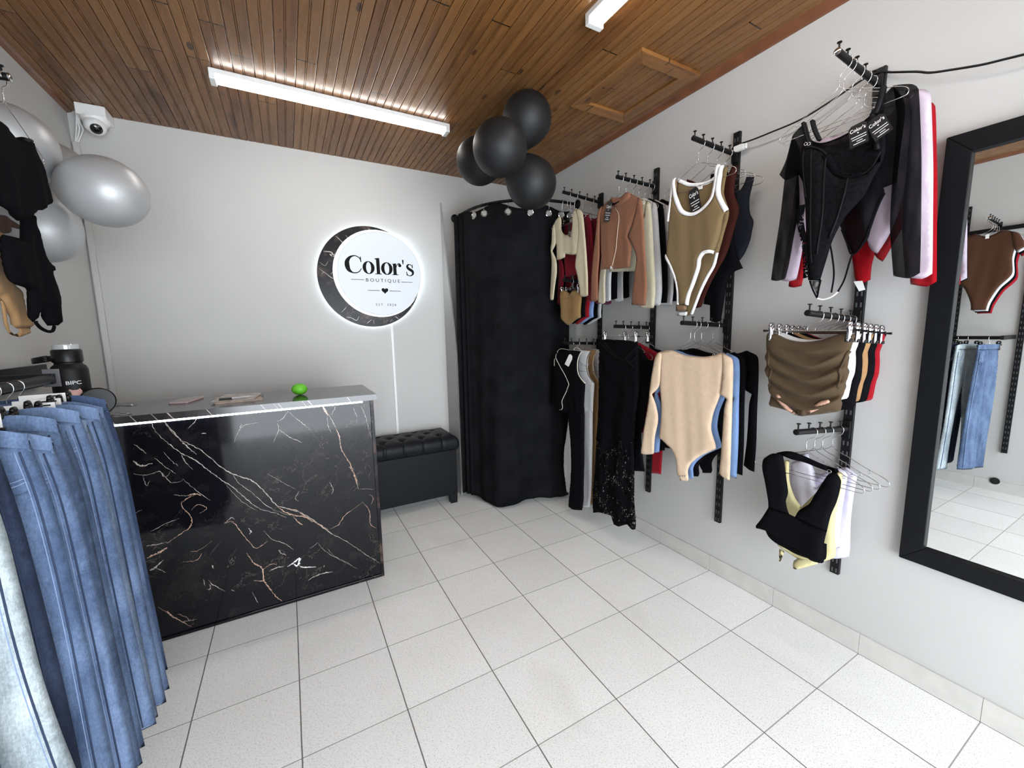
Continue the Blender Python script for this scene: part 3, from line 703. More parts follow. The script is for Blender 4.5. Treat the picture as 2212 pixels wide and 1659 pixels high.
dirc = np.array([.42, -.9075, 0]); tang = np.array([.9075, .42, 0]); P0 = bc + dirc * (R_ + .0006)
bp = link('sticker', MB().prism([(-.022, -.03), (.022, -.03), (.024, .02), (.018, .032), (.008, .026), (-.008, .026), (-.018, .032), (-.024, .02)], P0 + np.array([0, 0, .105]), tang, (0, 0, 1), dirc, .0008), mat('sticker_pink', srgb(214, 170, 160), .6), bt)
q = MB(); text_mesh(q, 'BIPC', P0 + np.array([0, 0, .158]) - tang * .026, tang, (0, 0, 1), dirc, .052, .017, bold=.01); link('lettering', q, M_INKW, bt)
rc = at(214, 862, 1, 1.53)
tag(link('round_disc', MB().lathe([(.062, -.012), (.067, -.008), (.067, .008), (.062, .012)], (rc[0] - .012, 1.55, zt + .0675), (.3, -.95, 0), 36), M_BLACKP, smooth='auto'), 'black round disc standing on edge on the counter behind the jeans', 'disc')

# ------------------------------------------------------------------ tufted bench
bx0, bx1, by0, by1 = -1.42, -.632, 2.262, 2.655
be_ = thing('storage_bench', 'black leather storage bench with a button-tufted lid beside the counter', 'bench', ((bx0 + bx1) / 2, (by0 + by1) / 2, 0))
link('box', MB().box((bx0 + .008, by0 + .008, .085), (bx1 - .008, by1 - .004, .512)), M_LEATHER, be_, bevel=.008)
for sx in (0, 1):
    for sy in (0, 1):
        cx = bx0 + .045 if sx == 0 else bx1 - .045; cy = by0 + .045 if sy == 0 else by1 - .045
        link('leg', MB().prism([(-.034, 0), (.034, 0), (.030, -.0865), (-.030, -.0865)], (cx, cy - .034, .087), (1, 0, 0), (0, 0, 1), (0, 1, 0), .068), M_LEATHER, be_, bevel=.003)
# lid: height field with rounded edge and button dimples
nx, ny = 80, 40; mb = MB(); vs = []; fs = []
btn = []
for r_, yy in enumerate((by0 + .085, (by0 + by1) / 2 + .0, by1 - .085)):
    xx = bx1 - .14 - (.085 if r_ == 1 else 0)
    while xx > bx0 + .05: btn.append((xx, yy)); xx -= .17
def lid_z(x, y):
    e = min(x - bx0, bx1 - x, y - by0, by1 - y); e = max(e, 0)
    z_ = .622 + .034 * (1 - math.exp(-e / .03))
    for a, b in btn:
        d = math.hypot(x - a, y - b); z_ -= .030 * math.exp(-(d / .022) ** 2) + .008 * math.exp(-(d / .05) ** 2)
    for a, b in btn:                                   # pulled creases running from the outer buttons over the edge
        if abs(b - by0) < .1 and y < b: z_ -= .012 * math.exp(-((x - a) / .006) ** 2)
    return z_
for j in range(ny + 1):
    for i in range(nx + 1):
        x_ = bx0 + (bx1 - bx0) * i / nx; y_ = by0 + (by1 - by0) * j / ny; vs.append((x_, y_, lid_z(x_, y_)))
for j in range(ny):
    for i in range(nx): a = j * (nx + 1) + i; fs.append((a, a + 1, a + nx + 2, a + nx + 1))
loop = [i for i in range(nx + 1)] + [(j) * (nx + 1) + nx for j in range(1, ny + 1)] + [ny * (nx + 1) + i for i in range(nx - 1, -1, -1)] + [j * (nx + 1) for j in range(ny - 1, 0, -1)]
cur = loop
def crease(x, y):
    return .010 * sum(math.exp(-((x - a) / .007) ** 2) for a, b in btn if abs(b - by0) < .1) if abs(y - by0) < .002 else 0
for zz, off in ((.600, .010), (.565, .013), (.535, .009), (.518, 0.0), (.514, -.004)):
    new = []
    for idx in loop:
        x_, y_, _ = vs[idx]; cx, cy = (bx0 + bx1) / 2, (by0 + by1) / 2
        ox = off if abs(x_ - bx1) < 1e-6 else (-off if abs(x_ - bx0) < 1e-6 else 0); oy = 0 if abs(y_ - by1) < 1e-6 else (-off if abs(y_ - by0) < 1e-6 else 0)
        new.append(len(vs)); vs.append((x_ + ox, y_ + oy + crease(x_, y_), zz))
    k = len(loop)
    for i in range(k): fs.append((cur[i], cur[(i + 1) % k], new[(i + 1) % k], new[i]))
    cur = new
fs.append(tuple(cur)); mb.add(vs, fs)
lid = link('lid', mb, M_LEATHER, be_, smooth=True)
for a, b in btn:
    link('button', MB().lathe([(.006, -.001), (.007, .002), (.004, .0055), (.0005, .0062)], (a, b, lid_z(a, b)), (0, 0, 1), 10), M_CHROME, lid, smooth=True)

# ------------------------------------------------------------------ fitting room curtain
rodp = smooth_path([(.382, 1.815, 2.668), (.20, 1.815, 2.668), (0, 1.86, 2.668), (-.16, 1.95, 2.668), (-.30, 2.10, 2.668), (-.38, 2.28, 2.668), (-.41, 2.50, 2.668), (-.41, WB - .002, 2.668)], 8)
rt = thing('curtain_rod', 'curved black curtain rod round the fitting room corner', 'curtain rod', (0, 1.95, 2.655))
link('rod', MB().tube(rodp, .0125, 12), M_BLACK, rt, smooth=True)
link('flange', MB().lathe([(.040, 0), (.040, .006), (.030, .012), (.016, .020)], (WR - .0005, 1.815, 2.668), (-1, 0, 0), 28), M_BLACK, rt, smooth='auto')
link('flange', MB().lathe([(.040, 0), (.040, .006), (.030, .012), (.016, .020)], (-.41, WB - .0005, 2.668), (0, -1, 0), 28), M_BLACK, rt, smooth='auto')
cpts = [np.array(p) for p in smooth_path([(-.535, 2.365), (-.500, 2.285), (-.465, 2.20), (-.405, 2.08), (-.30, 1.975), (-.15, 1.90), (0, 1.862), (.13, 1.840), (.24, 1.825), (.315, 1.82)], 26)]
Ls = [0]
for i in range(1, len(cpts)): Ls.append(Ls[-1] + np.linalg.norm(cpts[i] - cpts[i - 1]))
cu = thing('curtain', 'floor-length black fitting room curtain with silver eyelets', 'curtain', (-.1, 1.95, .03))
ztop, zbot = 2.615, .035; rows = 46; vs = []; fs = []; nc = len(cpts)
def curt(i, t_):
    p = cpts[i]; d = cpts[min(i + 1, nc - 1)] - cpts[max(i - 1, 0)]; d = d / np.linalg.norm(d); nn = np.array([d[1], -d[0]])
    if nn[1] > 0: nn = -nn
    s_ = Ls[i]
    f = .016 * math.sin(s_ * 15 + .6 * math.sin(t_ * 2.2) + .4) + .006 * math.sin(s_ * 41 + 2 + t_ * 1.4)
    f *= (.35 + .75 * t_); left = max(0, 1 - s_ / .16); f += left * .028 * math.sin(s_ * 120)
    bul = .055 * t_ * math.exp(-((s_ - .42) / .20) ** 2)
    dz = .018 * math.sin(s_ * 9 + 1) * t_ + (.020 * math.sin(s_ * 16 + .8) if t_ == 0 else 0) - (.05 * left if t_ == 0 else 0)
    return (p[0] + nn[0] * (f + bul), p[1] + nn[1] * (f + bul), ztop + (zbot - ztop) * t_ + dz)
for j in range(rows + 1):
    for i in range(nc): vs.append(curt(i, j / rows))
for j in range(rows):
    for i in range(nc - 1): a = j * nc + i; fs.append((a, a + 1, a + nc + 1, a + nc))
mbk = MB().add(vs, fs)
co = link('cloth', mbk, M_CURTAIN, cu, smooth=True); md = co.modifiers.new('thick', 'SOLIDIFY'); md.thickness = .004
def to_px(P):
    d = RM @ (np.array(P) - CAM); return IW / 2 + FPX * d[0] / d[2], IH / 2 + FPX * d[1] / d[2]
for s_ in (1025, 1047, 1097, 1145, 1184, 1212, 1230):
    i = min(range(nc), key=lambda k: abs(to_px(curt(k, .022))[0] - s_)); p = np.array(curt(i, .022)); d = cpts[min(i + 1, nc - 1)] - cpts[max(i - 1, 0)]; d = d / np.linalg.norm(d); nn = np.array([d[1], -d[0], 0.0])
    if nn[1] > 0: nn = -nn
    p = p + nn * .004; p[2] = ztop - .050
    k = 26; e1 = np.array([d[0], d[1], 0]); e2 = np.array([0, 0, 1.0])
    gr = link('eyelet', MB().tube([p + (e1 * math.cos(2 * PI * a / k) + e2 * math.sin(2 * PI * a / k)) * .0255 for a in range(k)], .0058, 8, True), M_CHROME, cu, smooth='auto')
    link('eyelet_hole', MB().lathe([(.0225, -.001), (.0225, .001)], p, nn, 24), mat('eyelet_grey', (.30, .30, .28), .5), gr)
    rod_pt = min(rodp, key=lambda r: np.hypot(r[0] - p[0], r[1] - p[1])); rod_pt = np.array(rod_pt)
    mid = (rod_pt + p) / 2
    link('curtain_ring', MB().tube(smooth_path([rod_pt + np.array([0, 0, .0165]), rod_pt + nn * .013 + e2 * .013, rod_pt + nn * .018, (rod_pt + nn * .018) * .5 + (p + e2 * .03 + nn * .012) * .5, p + e2 * .030 + nn * .012], 6), .0018, 6), M_WIRE, gr, smooth=True)
# ------------------------------------------------------------------ cloth pieces from outlines
CROP = {'A': (1160, 380, 4.878), 'B': (1180, 680, 3.457), 'C': (1380, 260, 3.607), 'D': (1640, 80, 2.861), 'E': (1360, 660, 3.457),
        'F': (1600, 640, 5.925), 'G': (1580, 880, 4.366), 'L4': (0, 140, 4.881), 'L5': (0, 400, 4.881), 'M': (1180, 380, 9.219),
        'N': (1320, 350, 9.219), 'O': (1420, 270, 8.733), 'Q5': (1180, 590, 9.756), 'Q6': (1310, 680, 11.85), 'Q7': (1180, 720, 7.543), 'Q8': (1180, 900, 6.382), 'P': (0, 0, 1.0)}
class Plane:
    """a vertical plane the cloth hangs in: right wall garments face -x, left wall garments face +x"""
    def __init__(s, x, y, side=1, yaw=0.0):
        s.O = np.array([x, y, 0.0]); c, sn = math.cos(yaw), math.sin(yaw)
        if side == 1: s.U = np.array([sn, -c, 0]); s.N = np.array([-c, -sn, 0])
        elif side == -1: s.U = np.array([-sn, c, 0]); s.N = np.array([c, sn, 0])
        else: s.U = np.array([c, sn, 0]); s.N = np.array([sn, -c, 0])      # faces the camera side (-y)
        s.V = np.array([0, 0, 1.0])
    def px(s, pts, crop='P'):
        ox, oy, k = CROP[crop]; out = []
        for a, b in pts:
            d = ray(ox + a / k, oy + b / k); t_ = np.dot(s.O - CAM, s.N) / np.dot(d, s.N); P = CAM + d * t_ - s.O
            out.append((float(np.dot(P, s.U)), float(P[2])))
        return out
    def at(s, u, v, w=0.0): return s.O + s.U * u + s.V * v + s.N * w

def resample(poly, h):
    """round the outline gently between its corners and space points about h apart"""
    P = [np.array(p, float) for p in poly]; n = len(P); sharp = []
    for i in range(n):
        a = P[i] - P[i - 1]; b = P[(i + 1) % n] - P[i]
        c = np.dot(a, b) / (np.linalg.norm(a) * np.linalg.norm(b) + 1e-12); sharp.append(c < .55)
    out = []
    for i in range(n):
        p1, p2 = P[i], P[(i + 1) % n]
        p0 = p1 if sharp[i] else P[i - 1]; p3 = p2 if sharp[(i + 1) % n] else P[(i + 2) % n]
        L = np.linalg.norm(p2 - p1); k = max(1, int(round(L / h)))
        for j in range(k):
            t_ = j / k; m1 = (p2 - p0) * .42; m2 = (p3 - p1) * .42
            m1 *= min(1, L / (np.linalg.norm(m1) + 1e-9)); m2 *= min(1, L / (np.linalg.norm(m2) + 1e-9))
            out.append((2 * t_ ** 3 - 3 * t_ ** 2 + 1) * p1 + (t_ ** 3 - 2 * t_ ** 2 + t_) * m1 + (-2 * t_ ** 3 + 3 * t_ ** 2) * p2 + (t_ ** 3 - t_ ** 2) * m2)
    return np.array(out)
def inside(Q, B):
    x, y = Q[:, 0][:, None], Q[:, 1][:, None]; x1, y1 = B[:, 0], B[:, 1]; x2, y2 = np.roll(B[:, 0], -1), np.roll(B[:, 1], -1)
    c = ((y1 > y) != (y2 > y)) & (x < (x2 - x1) * (y - y1) / (y2 - y1 + 1e-15) + x1)
    return c.sum(1) % 2 == 1
def edge_dist(Q, B):
    A = B; C = np.roll(B, -1, 0); d = C - A; L2 = (d ** 2).sum(1) + 1e-15; out = np.full(len(Q), 9.0)
    for s in range(0, len(Q), 2000):
        q = Q[s:s + 2000][:, None, :]; t_ = np.clip(((q - A) * d).sum(2) / L2, 0, 1)
        out[s:s + 2000] = np.sqrt((((A + d * t_[..., None]) - q) ** 2).sum(2)).min(1)
    return out
class Cloth:
    def __init__(s, poly, T=.009, R=.022, A=.003, k=30, ph=0.0, w0=0.0, h=.013, fold=None, sag=0.0):
        s.B = resample(poly, h); s.T, s.R, s.A, s.k, s.ph, s.w0, s.h, s.fold = T, R, A, k, ph, w0, h, fold
        s.top = s.B[:, 1].max(); s.bot = s.B[:, 1].min(); s.sag = sag
    def fo(s, Q):
        u, v = Q[:, 0], Q[:, 1]
        if s.fold: return s.fold(u, v) + s.w0
        r = np.clip((s.top - v) / (s.top - s.bot + 1e-9), 0, 1)
        f = s.A * (.25 + .9 * r) * (np.sin(s.k * u + s.ph + 1.1 * np.sin(5 * v + s.ph)) + .55 * np.sin(2.3 * s.k * u + 2 * s.ph + 7 * v) + .4 * np.sin(18 * v + 9 * u + s.ph))
        return f + s.w0
    def pr(s, d): e = 1 - np.clip(d / s.R, 0, 1); return s.T * np.sqrt(np.maximum(0, 1 - e * e))
    def surf(s, u, v):
        Q = np.array([[u, v]]); return float(s.fo(Q)[0] + (s.pr(edge_dist(Q, s.B))[0] if inside(Q, s.B)[0] else 0))
    def mesh(s, pl, mb=None, mi=0):
        mb = mb or MB(); B = s.B; h = s.h
        lo, hi = B.min(0), B.max(0); pts = []; r = random.Random(int(abs(lo[0]) * 1e5) + len(B)); j = 0; y = lo[1] + h * .5
        while y < hi[1]:
            x = lo[0] + (h / 2 if j % 2 else 0)
            while x < hi[0]: pts.append((x + r.uniform(-.12, .12) * h, y + r.uniform(-.12, .12) * h)); x += h
            y += h * .87; j += 1
        I = np.array(pts) if pts else np.zeros((0, 2))
        if len(I): I = I[inside(I, B)]
        if len(I): I = I[edge_dist(I, B) > h * .55]
        # an extra ring close to the edge keeps the rounded rim smooth
        allp = [Vector((float(a), float(b))) for a, b in np.vstack([B, I])] if len(I) else [Vector((float(a), float(b))) for a, b in B]
        n = len(B); res = delaunay_2d_cdt(allp, [(i, (i + 1) % n) for i in range(n)], [], 0, 1e-7)
        V = np.array([tuple(p) for p in res[0]]); F = [tuple(f) for f in res[2]]
        cen = np.array([V[list(f)].mean(0) for f in F]); ok = inside(cen, B); F = [f for f, o in zip(F, ok) if o]
        d = edge_dist(V, B); fo = s.fo(V); t_ = s.pr(d); bd = d < 1e-6
        front = [pl.at(V[i, 0], V[i, 1], fo[i] + t_[i]) for i in range(len(V))]; nv = len(V); vs = list(front); bi = {}
        for i in range(nv):
            if bd[i]: bi[i] = i
            else: bi[i] = len(vs); vs.append(pl.at(V[i, 0], V[i, 1], fo[i] - t_[i] * .8))
        fs = list(F) + [tuple(bi[i] for i in reversed(f)) for f in F]
        return mb.add(vs, fs, mi)

def on_cloth(pl, cl, pts, lift=.0012):
    return [pl.at(u, v, cl.surf(u, v) + lift) for u, v in pts]
def garment(name, label, cat, group, pl, pieces, trims=()):
    """pieces: (part name, outline, material, Cloth options); returns root and dict of (object, cloth)"""
    us = [p for pc in pieces for p in pc[1]]; zmin = min(p[1] for p in us); um = sum(p[0] for p in us) / len(us)
    t_ = thing(name, label, cat, pl.at(um, zmin), group); out = {}
    for nm, poly, m, opt in pieces:
        c = Cloth(poly, **opt); o = link(nm, c.mesh(pl), m, t_, smooth=True); out.setdefault(nm, []).append((o, c))
    return t_, out
def ribbon(pl, cl, pts, width, th=.0022, lift=.0006):
    """a flat band (binding, seam tape) following a path on a piece of cloth"""
    P = smooth_path(pts, 5); n = len(P); vs = []
    for i, p in enumerate(P):
        d = P[min(i + 1, n - 1)] - P[max(i - 1, 0)]; d /= np.linalg.norm(d) + 1e-9; q = np.array([-d[1], d[0]])
        for sg in (-1, 1):
            e = p + q * sg * width / 2; w_ = cl.surf(e[0], e[1]) if cl else 0
            w_ = max(w_, cl.surf(p[0], p[1]) if cl else 0)
            vs.append(pl.at(e[0], e[1], w_ + lift + th)); vs.append(pl.at(e[0], e[1], w_ - th))
    fs = []
    for i in range(n - 1):
        a, b = 4 * i, 4 * i + 4
        fs += [(a, a + 2, b + 2, b), (a + 1, b + 1, b + 3, a + 3), (a, b, b + 1, a + 1), (a + 2, a + 3, b + 3, b + 2)]
    fs += [(0, 1, 3, 2), (4 * n - 4, 4 * n - 2, 4 * n - 1, 4 * n - 3)]
    return MB().add(vs, fs)
def hang_tag(parent, c, U, V, N, w=.045, h=.088, ang=0.0, name='hang_tag'):
    """black swing tag with the shop name and printed lines"""
    U, V, N, c = [np.array(a, float) for a in (U, V, N, c)]
    ca, sa = math.cos(ang), math.sin(ang); u2 = U * ca + V * sa; v2 = -U * sa + V * ca
    poly = [(-w / 2, -h / 2), (w / 2, -h / 2), (w / 2, h * .38), (w * .32, h / 2), (-w * .32, h / 2), (-w / 2, h * .38)]
    tg = link(name, MB().prism(poly, c, u2, v2, N, .0009), M_TAG, parent)
    q = MB(); P = lambda u, v: c + u2 * u * w + v2 * v * h
    text_mesh(q, "Color's", P(-.42, .17), u2, v2, N, w * .84, h * .17, depth=.0013, bold=.012)
    q.prism([(0, -.035 * h), (.05 * w, .01 * h), (.03 * w, .03 * h), (0, .015 * h), (-.03 * w, .03 * h), (-.05 * w, .01 * h)], P(0, .09), u2, v2, N, .0013)
    for yy, a, b in ((-.06, -.40, .42), (-.17, -.36, .42), (-.28, -.12, .20), (-.38, -.30, .34)):
        q.prism([(a * w, -.011 * h), (b * w, -.011 * h), (b * w, .016 * h), (a * w, .016 * h)], P(0, yy), u2, v2, N, .0012)
    link('print', q, M_INKW, tg); return tg

# ------------------------------------------------------------------ right wall: slotted posts and display arms
def slot_post_material():
    m, N, L, b = nt('slotted_post'); nb = NB(N, L); p = nb.geo(); x, y, z = nb.xyz(p)
    tc = N.new('ShaderNodeTexCoord'); ox, oy, oz = nb.xyz(tc.outputs['Object'])
    f = nb.m('FRACT', nb.m('DIVIDE', z, .05)); sl = nb.m('MULTIPLY', nb.m('GREATER_THAN', f, .3), nb.m('LESS_THAN', f, .72))
    g = nb.m('ABSOLUTE', nb.m('SUBTRACT', nb.m('ABSOLUTE', oy), .0085)); sl = nb.m('MULTIPLY', sl, nb.m('LESS_THAN', g, .0032))
    L.new(nb.mix(sl, (.008, .008, .009), (.085, .085, .085)), b.inputs['Base Color']); b.inputs['Roughness'].default_value = .4; b.inputs['Specular IOR Level'].default_value = .15
    nb.bump(nb.m('SUBTRACT', 1.0, sl), .6, .003, b)
    return m
M_POST = slot_post_material()
ORD = ['nearest the curtain', 'second from the curtain', 'third from the curtain', 'beside the mirror']
PY = [1.497, .930, .357, -.277]
for y, o_ in zip(PY, ORD):
    q = MB().box((WR - .020, y - .0185, .357), (WR - .0005, y + .0185, 2.668))
    tag(link('slotted_post', q, M_POST, loc=(WR - .01, y, .357)), 'black slotted wall post, the one ' + o_, 'post', 'slotted wall posts')

ARMS = {}
def display_arm(key, y, xt, zt_, zb_, label, end=M_BLACK):
    xb = WR - .021
    a = np.array([xt, y, zt_]); b = np.array([xb, y, zb_]); t_ = thing('display_arm', label, 'display arm', (xb, y, zb_ - .03), 'garment display arms')
    link('bar', MB().tube([a, b], .0125, 14), M_BLACK, t_, smooth='auto')
    d = (a - b) / np.linalg.norm(a - b)
    link('end_cap', MB().lathe([(.0128, -.001), (.0128, .002), (.010, .0035), (.0005, .004)], a, d, 14), end, t_, smooth='auto')
    link('bracket', MB().box((xb - .014, y - .016, zb_ - .045), (xb, y + .016, zb_ + .040)), M_BLACK, t_, bevel=.002)
    for f in (.03, .22, .43, .64, .85):
        p = a + (b - a) * f
        link('peg', MB().lathe([(.0032, .008), (.0032, .032), (.0085, .034), (.0085, .037), (.0045, .0385)], p, (0, 0, 1), 10), M_BLACK, t_, smooth='auto')
    ARMS[key] = (y, a, b)
def arm_z(key, x): y, a, b = ARMS[key]; f = (x - a[0]) / (b[0] - a[0]); return a[2] + (b[2] - a[2]) * f
display_arm('1t', PY[0], .010, 2.627, 2.598, 'black pegged display arm at the top of the post nearest the curtain')
display_arm('1m', PY[0], .012, 1.972, 1.958, 'black pegged display arm halfway up the post nearest the curtain')
display_arm('1l', PY[0], .012, 1.482, 1.465, 'black pegged display arm low on the post nearest the curtain')
display_arm('2t', PY[1], .024, 2.559, 2.548, 'black pegged display arm above the zip jackets')
display_arm('2l', PY[1], .024, 1.603, 1.590, 'black pegged display arm above the long lace skirt')
display_arm('3t', PY[2], .015, 2.566, 2.548, 'black pegged display arm carrying the white-trimmed bodysuit')
display_arm('3l', PY[2], -.020, 1.613, 1.594, 'black pegged display arm above the beige bodysuit')
display_arm('4t', PY[3], .012, 2.627, 2.598, 'black pegged display arm with a pale end cap high beside the mirror', M_CHROME)
display_arm('4m', PY[3], -.058, 1.638, 1.610, 'black pegged display arm above the draped brown skirt')
display_arm('4l', PY[3], -.075, 1.142, 1.098, 'black pegged display arm above the black halter top')

# ------------------------------------------------------------------ hangers
def hook_pts(z0, drop, r=.0165, du=-.022):
    """hook path in (u, v): over the bar, then down and across to the neck"""
    pts = [(-r * math.cos(a) , r * math.sin(a)) for a in [(-25 + 205 * i / 14) * PI / 180 for i in range(15)]]
    pts = [(u, v - (r - .0146)) for u, v in pts]
    e = pts[-1]
    return pts + [(e[0] - .001, e[1] - .010), (.008, -.026), (du * .6, -.040), (du, -.052), (du, -drop)]
def wire_proto(pl_dir):
    U = np.array(pl_dir, float); t_ = thing('wire_hanger', 'x', 'hanger', (0, 0, 0)); du = -.022
    P = lambda q: U * q[0] + np.array([0, 0, q[1]])
    link('hook', MB().tube([P(q) for q in smooth_path(hook_pts(0, .088), 3)], .0017, 6), M_WIRE, t_, smooth=True)
    sh = [(.004, -.088), (.016, -.102), (.060, -.121), (.125, -.152), (.148, -.162), (.153, -.172), (.146, -.176), (.142, -.170), (.150, -.165), (.175, -.172), (.205, -.186), (.218, -.199), (.218, -.212), (.206, -.219), (.15, -.2195), (.06, -.2195)]
    right = smooth_path(sh, 3); left = [np.array([-q[0], q[1]]) for q in right]
    link('shoulder_frame', MB().tube([P((q[0] + du, q[1])) for q in list(reversed(left)) + right], .0015, 6, True), M_WIRE, t_, smooth=True)
    tw = [(du + .0022 * math.cos(i * 1.1), -.060 - i * .0014, .0022 * math.sin(i * 1.1)) for i in range(20)]
    Nn = np.cross(U, (0, 0, 1)); link('twist', MB().tube([U * a + np.array([0, 0, b]) + Nn * c for a, b, c in tw], .0012, 5), M_WIRE, t_, smooth=True)
    return t_
def clip_proto(pl_dir, half=.155, dark=False, du=-.030):
    U = np.array(pl_dir, float); Nn = np.cross(U, (0, 0, 1)); Z = np.array([0, 0, 1.0]); dz = .046
    t_ = thing('clip_hanger', 'x', 'hanger', (0, 0, 0)); P = lambda u, v, w=0: U * (u + du) + Z * (v + dz) + Nn * w
    link('hook', MB().tube([U * q[0] + Z * q[1] for q in smooth_path(hook_pts(0, .066, .0165, du), 3)], .0019, 6), M_WIRE, t_, smooth=True)
    link('rod', MB().tube([P(-half - .022, -.112), P(half + .022, -.112)], .0024, 8), M_WIRE, t_, smooth='auto')
    for s_ in (-1, 1):
        link('rod_tip', MB().tube([P(s_ * (half + .012), -.112), P(s_ * (half + .034), -.112)], [.0036, .0055], 8), M_BLACKP, t_, smooth='auto')
        q = MB(); u = s_ * half
        for sg in (-1, 1):
            q.tube([P(u, -.088, sg * .013), P(u, -.100, sg * .0085), P(u, -.118, sg * .004), P(u, -.142, sg * .0055), P(u, -.156, sg * .0035)], [.0062, .0080, .0070, .0080, .0085], 10)
        q.tube([P(u, -.088, -.013), P(u, -.081, -.008), P(u, -.081, .008), P(u, -.088, .013)], .0058, 8)
        cl = link('clip', q, M_BLACKP if dark else M_CHROME, t_, smooth=True)
        link('pad', MB().obox(P(u, -.151), (U, Nn, Z), (.0105, .0100, .007)), M_BLACKP, cl, bevel=.002)
    return t_
def free_copy(proto, loc, label, group):
    c = copy_tree(proto); c.location = tuple(map(float, loc)); c['label'] = label; c['group'] = group; return c
W_PROTO = wire_proto((0, -1, 0)); C_PROTO = clip_proto((0, -1, 0), .150, False, -.040); C_PROTO_N = clip_proto((0, -1, 0), .108); J_PROTO = clip_proto((1, 0, 0), .108, True, 0.0); WL_PROTO = wire_proto((0, 1, 0))
USED = set()
def use(proto, loc, label, group):
    if proto.name not in USED:
        USED.add(proto.name); proto.location = tuple(map(float, loc)); proto['label'] = label; proto['group'] = group; return proto
    return free_copy(proto, loc, label, group)
GH = 'hangers on the right wall'
def wire(key, x, what): y = ARMS[key][0]; return use(W_PROTO, (x, y, arm_z(key, x)), 'silver wire hanger carrying the ' + what, GH)
def clip(key, x, what, narrow=False): y = ARMS[key][0]; return use(C_PROTO_N if narrow else C_PROTO, (x, y, arm_z(key, x)), 'chrome clip hanger holding the ' + what, GH)
def shift(poly, du=0.0, dv=0.0, su=1.0, sv=1.0, top=None):
    cu_ = 0.0; tp = max(p[1] for p in poly) if top is None else top
    return [((p[0] - cu_) * su + cu_ + du, (p[1] - tp) * sv + tp + dv) for p in poly]

# fabrics
FB = {}
for n_, c_ in dict(cream=(186, 176, 150), burgundy=(112, 18, 34), purple=(106, 34, 74), tan=(136, 108, 70), black=(13, 13, 16), red=(140, 16, 28), blue=(128, 152, 200), white=(202, 202, 204),
                   brown=(126, 86, 66), ivory=(190, 184, 160), khaki=(112, 94, 66), maroon=(54, 26, 21), navy=(34, 36, 43), beige=(208, 184, 158), sky=(112, 138, 180), coco=(74, 60, 44),
                   camel=(150, 114, 78), lemon=(198, 188, 142), lilac=(190, 186, 204), nude=(190, 150, 130), darkred=(140, 20, 34), cocoa2=(74, 48, 34), sand=(160, 126, 88), inner=(58, 46, 30)).items():
    FB[n_] = fabric(n_, c_)
M_TRIMW = fabric('trim_white', (236, 236, 238))
MESH_K = sheer_material('mesh_black', (6, 6, 8), .80); MESH_P = sheer_material('mesh_pink', (198, 182, 196), .84); MESH_R = sheer_material('mesh_red', (150, 16, 26), .84)
LACE_K = sheer_material('lace_black', (10, 10, 13), .93, True); LACE_D = mat('lace_solid', (.0045, .0045, .0055), .85, 0, .5, 90, .5, 120, spec=.06)

# ---- P1 top: cream crop top and the red tops behind it
def sleeved(name, label, group, pl, T, m, du=0, dv=0, su=1, sv=1, ph=0.0, keep=None, cat='top', mesh_opt=None):
    """a long-sleeved garment from a template: {part: [outline,...]}"""
    tp = max(p[1] for L_ in T.values() for po in L_ for p in po); ps = []
    for nm, L_ in T.items():
        if keep and nm not in keep: continue
        for i, po in enumerate(L_):
            w0 = {'sleeve': .006, 'back_panel': -.012, 'hem_band': .002}.get(nm, 0)
            opt = dict(T=.0085 if nm != 'back_panel' else .004, A=.0028, ph=ph + i, w0=w0)
            if mesh_opt: opt.update(mesh_opt)
            ps.append((nm, shift(po, du, dv, su, sv, tp), m, opt))
    return garment(name, label, cat, group, pl, ps)
def px_template(pl, crop, **parts): return {k: [pl.px(po, crop) for po in v] for k, v in parts.items()}

pl = Plane(.062, PY[0])
T_CREAM = px_template(pl, 'A',
    body=[[(243, 420), (205, 455), (182, 500), (170, 640), (203, 715), (208, 790), (208, 886), (250, 880), (292, 858), (297, 822), (365, 832), (424, 830), (434, 780), (446, 640), (448, 500), (436, 400), (412, 343), (392, 365), (376, 420), (372, 520), (360, 578), (330, 612), (300, 622), (275, 605), (258, 560), (258, 480), (252, 440)]],
    sleeve=[[(190, 490), (165, 560), (158, 700), (147, 765), (156, 900), (150, 1100), (142, 1300), (160, 1312), (180, 1304), (195, 1200), (214, 1050), (216, 950), (205, 870), (168, 790), (205, 715), (205, 600)],
            [(410, 342), (445, 352), (487, 385), (505, 500), (522, 700), (538, 900), (549, 1080), (548, 1262), (500, 1274), (458, 1268), (450, 1180), (428, 1050), (409, 945), (424, 800), (442, 640), (442, 480)]])
t, O = sleeved('cropped_blouse', 'cream long-sleeved crop top with a deep scoop neck and a black swing tag', 'tops on the first post', pl, T_CREAM, FB['cream'])
bk = Cloth(pl.px([(250, 436), (262, 486), (320, 462), (378, 440), (392, 372), (380, 395), (372, 424), (264, 466), (258, 440)], 'A'), T=.002, w0=-.012)
link('back_neckband', bk.mesh(pl), FB['cream'], t, smooth=True)
c = pl.px([(372, 570)], 'A')[0]; hang_tag(t, pl.at(c[0] - .006, c[1], .022), pl.U * .5 + pl.N * .86, pl.V, np.cross(pl.U * .5 + pl.N * .86, pl.V), .042, .10, .1)
wire('1t', .067, 'cream scoop-neck crop top')
